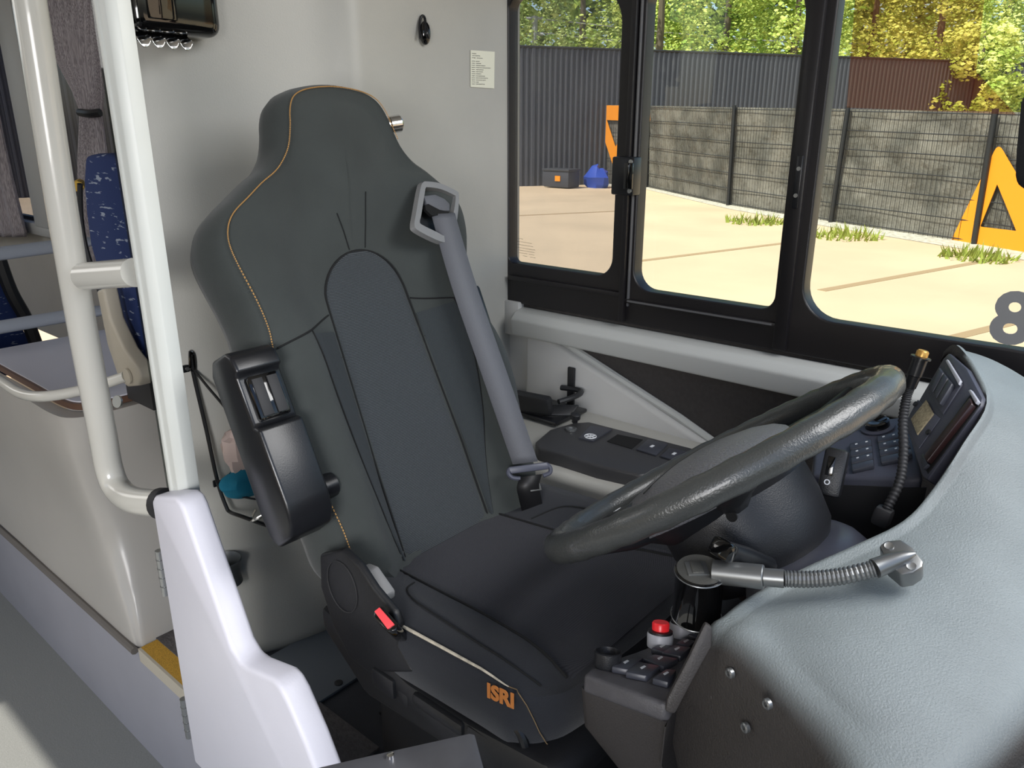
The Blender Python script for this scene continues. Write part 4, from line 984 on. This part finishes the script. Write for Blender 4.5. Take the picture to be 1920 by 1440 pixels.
# rear side wall, window, curtains
struct(MB().bb((-7, 1.55, .3), (-1.36, 1.58, .93)).build('wall_left_rear', M['mould']))
struct(MB().bb((-7, 1.50, .90), (-1.9, 1.56, .965)).build('trim_17', M['wall2'], bevel=.01))
w3 = struct(holed('window_3', [[(-7, .94), (-1.36, .94), (-1.36, 2.4), (-7, 2.4)], rrect(-4.35, .985, -1.75, 1.95, .05), rrect(-6.8, .985, -4.6, 1.95, .05)], .03, lambda x, y, z: V((x, 1.56+z, y)), M['winframe']))
OFF['window_3'] = V((0, 0, 0))
gt_ = glass('rear_glass', (190, 192, 196), .06)
MB().bb((-4.4, 1.565, .96), (-1.7, 1.569, 1.97)).build('pane', gt_, w3); MB().bb((-6.9, 1.565, .96), (-4.55, 1.569, 1.97)).build('pane', gt_, w3)
struct(MB().bb((-4.62, 1.49, .95), (-4.38, 1.55, 2.3)).build('trim_18', M['wall2'], bevel=.01))
stk = thing('window_sticker', P(76, 420, Y=1.548), 'small white pictogram sticker in the bottom corner of the rear pane', 'sticker')
MB().prism([P(x, y, Y=1.553) for x, y in ((67, 404), (85, 407), (86, 438), (69, 434))], (0, .001, 0)).build('sticker_sheet', M['paper'], stk, smooth=False)
MB().lathe([(.03, 0), (.03, .001)], P(76, 416, Y=1.551), (0, -1, 0), 20).build('sticker_sign', M['rubber'], stk)
def curtain(name, prof, y, label, tie=None):
    t = thing(name, (0, 0, 0), label, 'curtain', 'grey pleated window curtains'); OFF[t.name] = V((0, 0, 0))
    rws = []
    for py, xl, xr in prof:
        row = []
        for j in range(61):
            q = j/60; p = P(lerp(xl, xr, q), py, Y=y); amp = .022*min(1, (xr-xl)/70)
            row.append(V((p.x, y+amp*math.sin(q*2*PI*8.5+.3*math.sin(py*.02)), p.z)))
        rws.append(row)
    b = MB().grid(rws); b.build('drape', M['curtain'], t, solid=.004, ang=80)
    if tie: MB().tube([P(tie[0], tie[2], Y=y-.03), P((tie[0]+tie[1])/2, tie[2]+2, Y=y-.05), P(tie[1], tie[2], Y=y-.03)], .016, 8, k=4).build('tie_band', M['beltb'], t)
    return t
curtain('tied_curtain', [(-60, 80, 190), (0, 84, 190), (60, 92, 190), (120, 112, 190), (170, 138, 190), (205, 150, 188), (216, 151, 187), (240, 150, 190), (300, 148, 198), (380, 150, 215), (480, 158, 232), (500, 160, 236)], 1.46, 'grey pleated curtain gathered by a black band above the blue seat', (150, 188, 211))
curtain('hanging_curtain', [(40, -160, -30), (150, -150, -18), (260, -140, 2), (330, -130, 20), (400, -120, 38), (436, -115, 47), (444, -112, 46)], 1.46, 'grey pleated curtain hanging loose at the window pillar over the guard rails')
# blue seats behind the rails
ps = thing('passenger_seat', (-3.3, 1.15, .33), 'blue patterned passenger seat behind the guard rails with black belt', 'seat')
sp_ = [P(x, y, X=-3.0) for x, y in ((-120, 480), (-20, 490), (5, 520), (30, 580), (60, 650), (78, 700), (-120, 720))]
MB().prism(sp_, (-.12, 0, .0)).build('backrest', M['blue'], ps, bevel=.02, seg=3)
MB().tube([P(-5, 475, X=-2.97), P(20, 545, X=-2.97), P(50, 600, X=-2.97), P(75, 665, X=-2.97)], .022, 8, k=4).build('belt', M['beltb'], ps)
bpt = P(-40, 700, X=-3.05)
MB().bb((-3.3, 1.24, .0), (-3.0, 1.45, bpt.z)).build('seat_foot', M['rubber'], ps)
# small dark edge at frame side: interior sun visor arm
vs_ = thing('interior_mirror', P(1925, 270, Y=1.2), 'dark rounded mirror housing hanging before the big pane above the number decal', 'mirror')
mo_ = [P(x, y, Y=1.2) for x, y in ((1918, 170), (1908, 195), (1905, 230), (1900, 280), (1898, 330), (1902, 348), (1920, 360), (1990, 370), (2000, 160))]
MB().prism(mo_, (.02, .04, 0)).build('mirror_back', M['blackp'], vs_, bevel=.008)
MB().tube([P(1985, 165, Y=1.22), P(2000, -250, Y=1.22)], .012, 10).build('mirror_arm', M['blackp'], vs_)

# roof
struct(MB().bb((-7, -1.15, 2.3), (.15, 1.62, 2.36)).build('ceiling', mat('roof_lining', (214, 212, 208), .7)))

struct(MB().bb((-7, -1.19, 0), (-2.5, -1.15, 2.3)).build('wall_right_sunblock', M['wall2']))  # unseen side wall, added windowless to keep the sun off the floor
struct(MB().bb((-2.12, -1.19, 1.05), (.15, -1.15, 2.3)).build('header_sunblock', M['wall2']))  # unseen panel added to block sun; the gap leaves a floor patch

# ================================================================== OUTSIDE
GZ = -.36
yardm = mat('yard_concrete', (214, 190, 158), .9, bump=.3, bscale=30, var=.10, vscale=.45)
struct(MB().bb((-60, 1.75, GZ-.1), (70, 80, GZ)).build('ground', yardm))
def gp_(px, py): return P(px, py, Z=GZ)
for i, (a, b) in enumerate((((960, 405), (1180, 395)), ((1195, 490), (1480, 455)), ((1540, 545), (1900, 480)), ((1760, 640), (1920, 600)))):
    pa, pb_ = gp_(*a), gp_(*b); dv = (pb_-pa).normalized(); nv = V((-dv.y, dv.x, 0))*.06
    struct(MB().prism([pa-nv, pb_-nv, pb_+nv, pa+nv], (0, 0, .004)).build('ground_joint', mat('yard_joint', (172, 146, 112), .9)))
def FH(px, F):       # horizontal point at forward distance F
    # use horizon row so that v is fixed
    d = ray(px, 240); h = math.hypot(d.x*0+0, 0) or 1
    k = F/(FPX*cp-(240-720)*sp); return V((d.x*k, d.y*k, 0))
# corrugated fence
fpts = [(-500, 18.5), (-60, 21.0), (400, 23.5), (1000, 25.8), (1500, 29), (1960, 33), (2300, 37)]
fl_ = [FH(*q) for q in fpts]; topz = 1.45+2.36
cf = thing('corrugated_fence', fl_[3]+V((0, 0, GZ)), 'tall dark corrugated metal fence along the far side of the yard', 'fence')
r1_, r2_ = [], []
for a, b in zip(fl_, fl_[1:]):
    n_ = int((b-a).length/.045); dv = (b-a).normalized(); nv = V((-dv.y, dv.x, 0))
    for k in range(n_):
        p = a.lerp(b, k/n_)+nv*(.025 if (k//2) % 2 else -.025); r1_.append(p+V((0, 0, GZ))); r2_.append(p+V((0, 0, topz)))
MB().grid([r1_, r2_]).build('metal_sheet', mat('corrugated_black', (78, 80, 88), .45, metal=.2), cf, smooth=False)
MB().tube([p+V((0, 0, topz)) for p in fl_], .04, 8).build('top_cap', M['rubber'], cf)
# gravel strip
gpts = [gp_(x, y) for x, y in ((1120, 352), (1215, 365), (1365, 390), (1555, 424), (1825, 465), (1960, 490))]
fb = [gp_(x, y) for x, y in ((1100, 343), (1212, 352), (1365, 386), (1557, 418), (1826, 459), (1990, 487))]
gm_ = mat('gravel', (196, 190, 176), .95, bump=1, bscale=12, var=.35, vscale=14)
q1 = [p+V((.0, 0, .02)) for p in fb]; q2 = [p+(V((0, 0, 0))-p).normalized()*.75+V((0, 0, .02)) for p in fb]
tag(MB().grid([[V((p.x, p.y, GZ+.02))+p.normalized()*.4 for p in q1], [V((p.x, p.y, GZ+.025)) for p in q1], [V((p.x, p.y, GZ+.006)) for p in q2]]).build('gravel', gm_), 'strip of pale gravel along the foot of the mesh fence', 'gravel', kind='stuff')
# mesh fence with banner cloth
tops = [P(x, y, Y=f.y) for (x, y), f in zip(((1105, 196), (1216, 198), (1377, 201), (1590, 204), (1866, 209), (2050, 213)), fb)]
mf = thing('mesh_fence', fb[2], 'black mesh fence panels lined with grey screening fabric along the yard', 'fence')
band = striped('screen_fabric', (92, 90, 84), (126, 122, 114), 1.2)
nt = band.node_tree; bs = nt.nodes['Principled BSDF']
nz = nt.nodes.new('ShaderNodeTexNoise'); nz.inputs['Scale'].default_value = 1.6; nz.inputs['Detail'].default_value = 8
bmp = nt.nodes.new('ShaderNodeBump'); bmp.inputs['Strength'].default_value = 1; bmp.inputs['Distance'].default_value = .25
nt.links.new(nt.nodes.new('ShaderNodeTexCoord').outputs['Object'], nz.inputs['Vector']); nt.links.new(nz.outputs['Fac'], bmp.inputs['Height']); nt.links.new(bmp.outputs['Normal'], bs.inputs['Normal'])
for i in range(len(fb)-1):
    a, b, ta, tb = fb[i], fb[i+1], tops[i], tops[i+1]
    back = (V((a.x, a.y, 0)).normalized())*.10
    H = (ta.z-a.z)
    rws = []
    for r in range(13):
        row = []
        for j in range(25):
            u_, w_ = j/24, r/12
            p = a.lerp(b, u_).lerp(ta.lerp(tb, u_), w_); p = p+back*(1+.35*math.sin(5*u_+3*w_+i)*math.sin(7*w_+2*u_))
            row.append(p)
        rws.append(row)
    MB().grid(rws).build('screen_fabric', band, mf, ang=80)
    wires = MB()
    n_ = int((b-a).length/.10)
    for k in range(n_):
        q = k/n_; wires.tube([a.lerp(b, q), ta.lerp(tb, q)], .005, 3, caps=False)
    for w_ in (.03, .18, .34, .5, .66, .82, .98):
        pz_ = [a.lerp(ta, w_), b.lerp(tb, w_)]; wires.tube(pz_, .009, 4)
    wires.build('wire_mesh', mat('wire', (44, 44, 46), .5), mf, smooth=False)
for i in range(1, len(fb)):
    f_ = fb[i]; d_ = -V((f_.x, f_.y, 0)).normalized()*.06
    MB().tube([f_+d_-V((0, 0, .1)), tops[i]+d_+V((0, 0, .04))], .048, 10).build('fence_post', M['blackp'], mf)
# orange triangles printed on banner boards
def frame_on(i, u0):                       # frame of fence segment i
    a, b = fb[i], fb[i+1]; dx = (b-a); dx.z = 0; dx.normalize(); return a, dx
def triangle(i, pxs, pxi, label):
    a, dx = frame_on(i, 0); nrm_ = V((-dx.y, dx.x, 0))
    o = a-V((a.x, a.y, 0)).normalized()*.03
    po_ = [PL(x, y, o, nrm_) for x, y in pxs]; pi_ = [PL(x, y, o, nrm_) for x, y in pxi]
    f2 = lambda p: ((p-o).dot(dx), p.z-o.z)
    def rnd(pts, r):
        out = []; n = len(pts)
        for k in range(n):
            p, q, s_ = V(pts[k-1]), V(pts[k]), V(pts[(k+1) % n])
            d1, d2 = (p-q).normalized(), (s_-q).normalized()
            for m_ in range(7):
                t = m_/6; A, B = q+d1*r, q+d2*r; out.append(tuple((A*(1-t)**2+q*2*t*(1-t)+B*t*t)))
        return out
    L1 = rnd([f2(p) for p in po_], .14); L2 = rnd([f2(p) for p in pi_], .02)
    t = thing('orange_triangle', o, label, 'sign', 'orange triangle signs')
    holed('triangle_print', [L1, L2], .01, lambda x, y, z: o+dx*x+V((0, 0, y))+nrm_*z, M['orange'], t, smooth=False)
triangle(4, [(1872, 268), (1778, 462), (1996, 478)], [(1870, 345), (1838, 425), (1906, 433)], 'orange triangle with hollow centre pointing up on the fence fabric')
triangle(0, [(1112, 197), (1240, 199), (1152, 318)], [(1138, 225), (1190, 227), (1154, 275)], 'orange triangle with hollow centre pointing down beside the sliding window latch')
# clutter at the fence foot
bx0 = gp_(1052, 352)
yb = thing('yard_bin', bx0, 'dark plastic storage box with small orange mark at the fence foot', 'box')
MB().box(bx0+V((0, 0, .28)), (1.0, .6, .5)).build('bin_body', mat('bin_grey', (64, 66, 74), .6), yb, bevel=.04)
MB().box(bx0+V((0, 0, .55)), (1.06, .66, .07)).build('bin_lid', mat('bin_lid', (58, 60, 66), .6), yb, bevel=.02)
MB().box(bx0+V((.1, -.32, .3)), (.2, .02, .16)).build('bin_mark', M['orange'], yb)
tp_ = gp_(1120, 352)
random.seed(4)
b = MB(); b.ell(tp_+V((0, 0, .22)), (.42, .3, .42), nu=10, nv=7, jit=.25)
tag(b.build('blue_tarp', mat('tarp_blue', (46, 78, 176), .5), ang=30), 'crumpled bright blue tarp lying beside the storage box', 'tarp')
# weeds
def weed(px, py, r, label, seed):
    random.seed(seed); o = gp_(px, py); mb = MB()
    for k in range(160):
        a = random.uniform(0, 2*PI); rr_ = r*math.sqrt(random.random()); h_ = random.uniform(.08, .34)*(1-.5*rr_/r)
        p = o+V((math.cos(a)*rr_, math.sin(a)*rr_, 0)); t = p+V((random.uniform(-.1, .1), random.uniform(-.1, .1), h_)); s_ = V((random.uniform(-.03, .03), random.uniform(-.03, .03), 0))
        mb.add([p-s_, p+s_, t], [(0, 1, 2)])
    tag(mb.build('weed_tuft', mat('weed', (138, 150, 60), .8, var=.3), smooth=False), label, 'weed', 'weeds by the gravel strip')
weed(1415, 418, .55, 'low green weeds at the concrete edge under the second window pane', 1)
weed(1585, 445, .6, 'bushy green weed beside the fence post at the concrete edge', 2)
weed(1830, 485, .5, 'green weed tuft on the gravel below the upright orange triangle', 3)
# power pole
pw = FH(1001, 40); pp_ = thing('power_pole', V((pw.x, pw.y, GZ)), 'grey power line pole with cross arms above the corrugated fence', 'pole')
MB().tube([V((pw.x, pw.y, GZ)), V((pw.x, pw.y, 1.45+40*.125))], .14, 8).build('pole_shaft', M['greyp'], pp_)
dxx = V((.76, .65, 0))
for h_ in (4.9, 4.2):
    MB().tube([V((pw.x, pw.y, 1.45+h_-.0))-dxx*.4, V((pw.x, pw.y, 1.45+h_))+dxx*.4], .07, 6).build('cross_arm', M['greyp'], pp_)
for h_ in (4.9, 4.3, 3.6):
    MB().tube([V((pw.x, pw.y, 1.45+h_)), V((pw.x, pw.y, 1.45+h_))+dxx*14+V((0, 0, -1.1)), V((pw.x, pw.y, 1.45+h_))+dxx*34+V((0, 0, -.9))], .03, 5, k=5).build('power_line', M['greyp'], pp_)
# trees
leafm = []
for c1, c2 in (((132, 160, 62), (226, 236, 132)), ((116, 148, 58), (208, 222, 118)), ((150, 172, 70), (240, 244, 146)), ((140, 164, 88), (220, 230, 150))):
    m = mat('leaves', c1, .7, spec=.2); nt = m.node_tree; bs = nt.nodes['Principled BSDF']
    tc = nt.nodes.new('ShaderNodeTexCoord'); n1 = nt.nodes.new('ShaderNodeTexNoise'); n1.inputs['Scale'].default_value = 1.1; n1.inputs['Detail'].default_value = 7
    r = nt.nodes.new('ShaderNodeValToRGB'); r.color_ramp.elements[0].color = rgb(c1); r.color_ramp.elements[1].color = rgb(c2); r.color_ramp.elements[0].position = .38; r.color_ramp.elements[1].position = .62
    nt.links.new(tc.outputs['Object'], n1.inputs['Vector']); nt.links.new(n1.outputs['Fac'], r.inputs['Fac']); nt.links.new(r.outputs['Color'], bs.inputs['Base Color'])
    leafm.append(m)
bark = mat('bark', (98, 88, 74), .9)
def tree(px, F, h, rad, k, label, seed, zlow=.1):
    random.seed(seed); o = FH(px, F); t = thing('tree', V((o.x, o.y, GZ)), label, 'tree', 'trees behind the corrugated fence')
    MB().tube([V((o.x, o.y, GZ)), V((o.x+.1, o.y, h*.5)), V((o.x, o.y, h*.9))], [.25, .16, .04], 8).build('trunk', bark, t)
    mb = MB(); toc = -V((o.x, o.y, 0)).normalized()
    clus = []
    for c in range(70):
        zz = random.uniform(zlow, 1); rr_ = rad*math.sqrt(max(.08, 1-((zz-.42)/.62)**2))
        a = random.uniform(0, 2*PI); q = rr_*random.uniform(.55, 1.0)
        clus.append((V((o.x+math.cos(a)*q, o.y+math.sin(a)*q, GZ+h*zz)), random.uniform(.5, 1.0)*rad*.32))
    for c, cr in clus:
        for _ in range(170):
            dvec = V((random.gauss(0, 1), random.gauss(0, 1), random.gauss(0, 1))).normalized(); p = c+dvec*cr*random.uniform(.6, 1.05)
            u = (dvec+V((random.uniform(-.7, .7), random.uniform(-.7, .7), random.uniform(-.7, .7)))).normalized(); e1, e2, _n = ortho(u); sz = random.uniform(.05, .12)
            mb.add([p-e1*sz, p-e2*sz*.6, p+e1*sz, p+e2*sz*.6], [(0, 1, 2, 3)])
    mb.build('crown', leafm[k % 4], t, smooth=False, recalc=False)
tree(960, 38, 10.5, 3.0, 3, 'weeping pale green birch above the fence beside the power pole', 11)
tree(1085, 41, 12, 3.3, 3, 'feathery green birch seen in the top of the dust-covered sliding pane', 12)
tree(1225, 38, 12, 3.4, 0, 'leafy green tree behind the window mullion', 13)
tree(1345, 41, 13, 3.6, 1, 'tall dense green tree in the middle of the second pane', 14)
tree(1470, 39, 12, 3.4, 0, 'bright green tree near the far stile of the second pane', 15)
tree(1610, 41, 12, 3.6, 2, 'tree with warm yellow leaves behind the red reflected patch', 16)
tree(1730, 38, 11.5, 3.2, 2, 'broad yellow-green tree in the middle of the red reflected patch', 17)
tree(1850, 44, 13, 3.6, 1, 'darker green tree between the reflected patch and the hanging mirror housing', 18)
tree(1935, 37, 11, 3.0, 3, 'pale green birch above the fence next to the hanging mirror housing', 19)
tree(1815, 31.5, 5.4, 1.7, 2, 'low lime green bush peeking over the fence', 20, .3)
random.seed(1)
wood_ = MB()
wl = [FH(x, F) for x, F in ((500, 40), (900, 46), (1300, 50), (1700, 52), (2300, 52))]
for a, b in zip(wl, wl[1:]):
    for _ in range(5200):
        p = a.lerp(b, random.random())+V((random.uniform(-.8, .8), random.uniform(-.8, .8), GZ+random.uniform(2, 16))); e1, e2, _n = ortho(V((random.gauss(0, 1), random.gauss(0, 1), random.gauss(0, 1))).normalized()); sz = random.uniform(.25, .5)
        wood_.add([p-e1*sz, p-e2*sz*.6, p+e1*sz, p+e2*sz*.6], [(0, 1, 2, 3)])
tag(wood_.build('woods', leafm[1], smooth=False, recalc=False), 'dense green woods filling the gaps behind the trees', 'woods', kind='stuff')

# ================================================================== LIGHT
w = bpy.data.worlds.new('sky'); SC.world = w; w.use_nodes = True; nt = w.node_tree
sky = nt.nodes.new('ShaderNodeTexSky'); sky.sky_type = 'NISHITA'; sky.sun_disc = False; sky.sun_elevation = math.radians(50); sky.sun_rotation = math.radians(190); sky.air_density = 1.0; sky.dust_density = 2.0
bg = nt.nodes['Background']; bg.inputs['Strength'].default_value = .20; nt.links.new(sky.outputs[0], bg.inputs['Color'])
def sun(az_from, elev, e, ang=.01, col=(1, .94, .84)):
    l = bpy.data.lights.new('sun', 'SUN'); l.energy = e; l.angle = ang; l.color = col
    o = bpy.data.objects.new('sun', l); C.objects.link(o)
    d = V((az_from[0], az_from[1], 0)).normalized()*math.cos(elev)+V((0, 0, math.sin(elev)))
    o.rotation_euler = d.to_track_quat('Z', 'Y').to_euler(); return o
sun((-.25, -1), math.radians(55.5), 5.8)
def area(loc, target, sx_, sy_, e, col=(1, 1, 1)):
    l = bpy.data.lights.new('fill_light', 'AREA'); l.shape = 'RECTANGLE'; l.size = sx_; l.size_y = sy_; l.energy = e; l.color = col
    o = bpy.data.objects.new('fill_light', l); C.objects.link(o); o.location = loc
    o.rotation_euler = (V(loc)-V(target)).to_track_quat('Z', 'Y').to_euler(); return o
area((.55, 1.2, 2.12), (-.45, .85, .9), 1.0, .8, 25, (1, .985, .96))       # added lamp standing in for windscreen daylight
area((.15, -.8, 1.40), (-1.0, .5, .95), .7, .5, 5.0, (1, .98, .97)).data.spread = math.radians(75)       # added fill lamp, aimed at the door and post
area((-3.6, -.9, 2.1), (-3.2, 1.2, .9), 2.2, .8, 15, (1, .98, .95))  # added fill lamp for the rear, in front of the closed wall

cam = bpy.data.cameras.new('camera'); cam.sensor_width = 36; cam.lens = 36*FPX/1920; cam.clip_start = .02; cam.clip_end = 500
co = bpy.data.objects.new('camera', cam); C.objects.link(co); co.location = (0, 0, CAMZ)
co.rotation_euler = V((fx*cp, fy*cp, -sp)).to_track_quat('-Z', 'Y').to_euler()
SC.camera = co
SC.view_settings.view_transform = 'Standard'; SC.view_settings.look = 'None'; SC.view_settings.exposure = 0
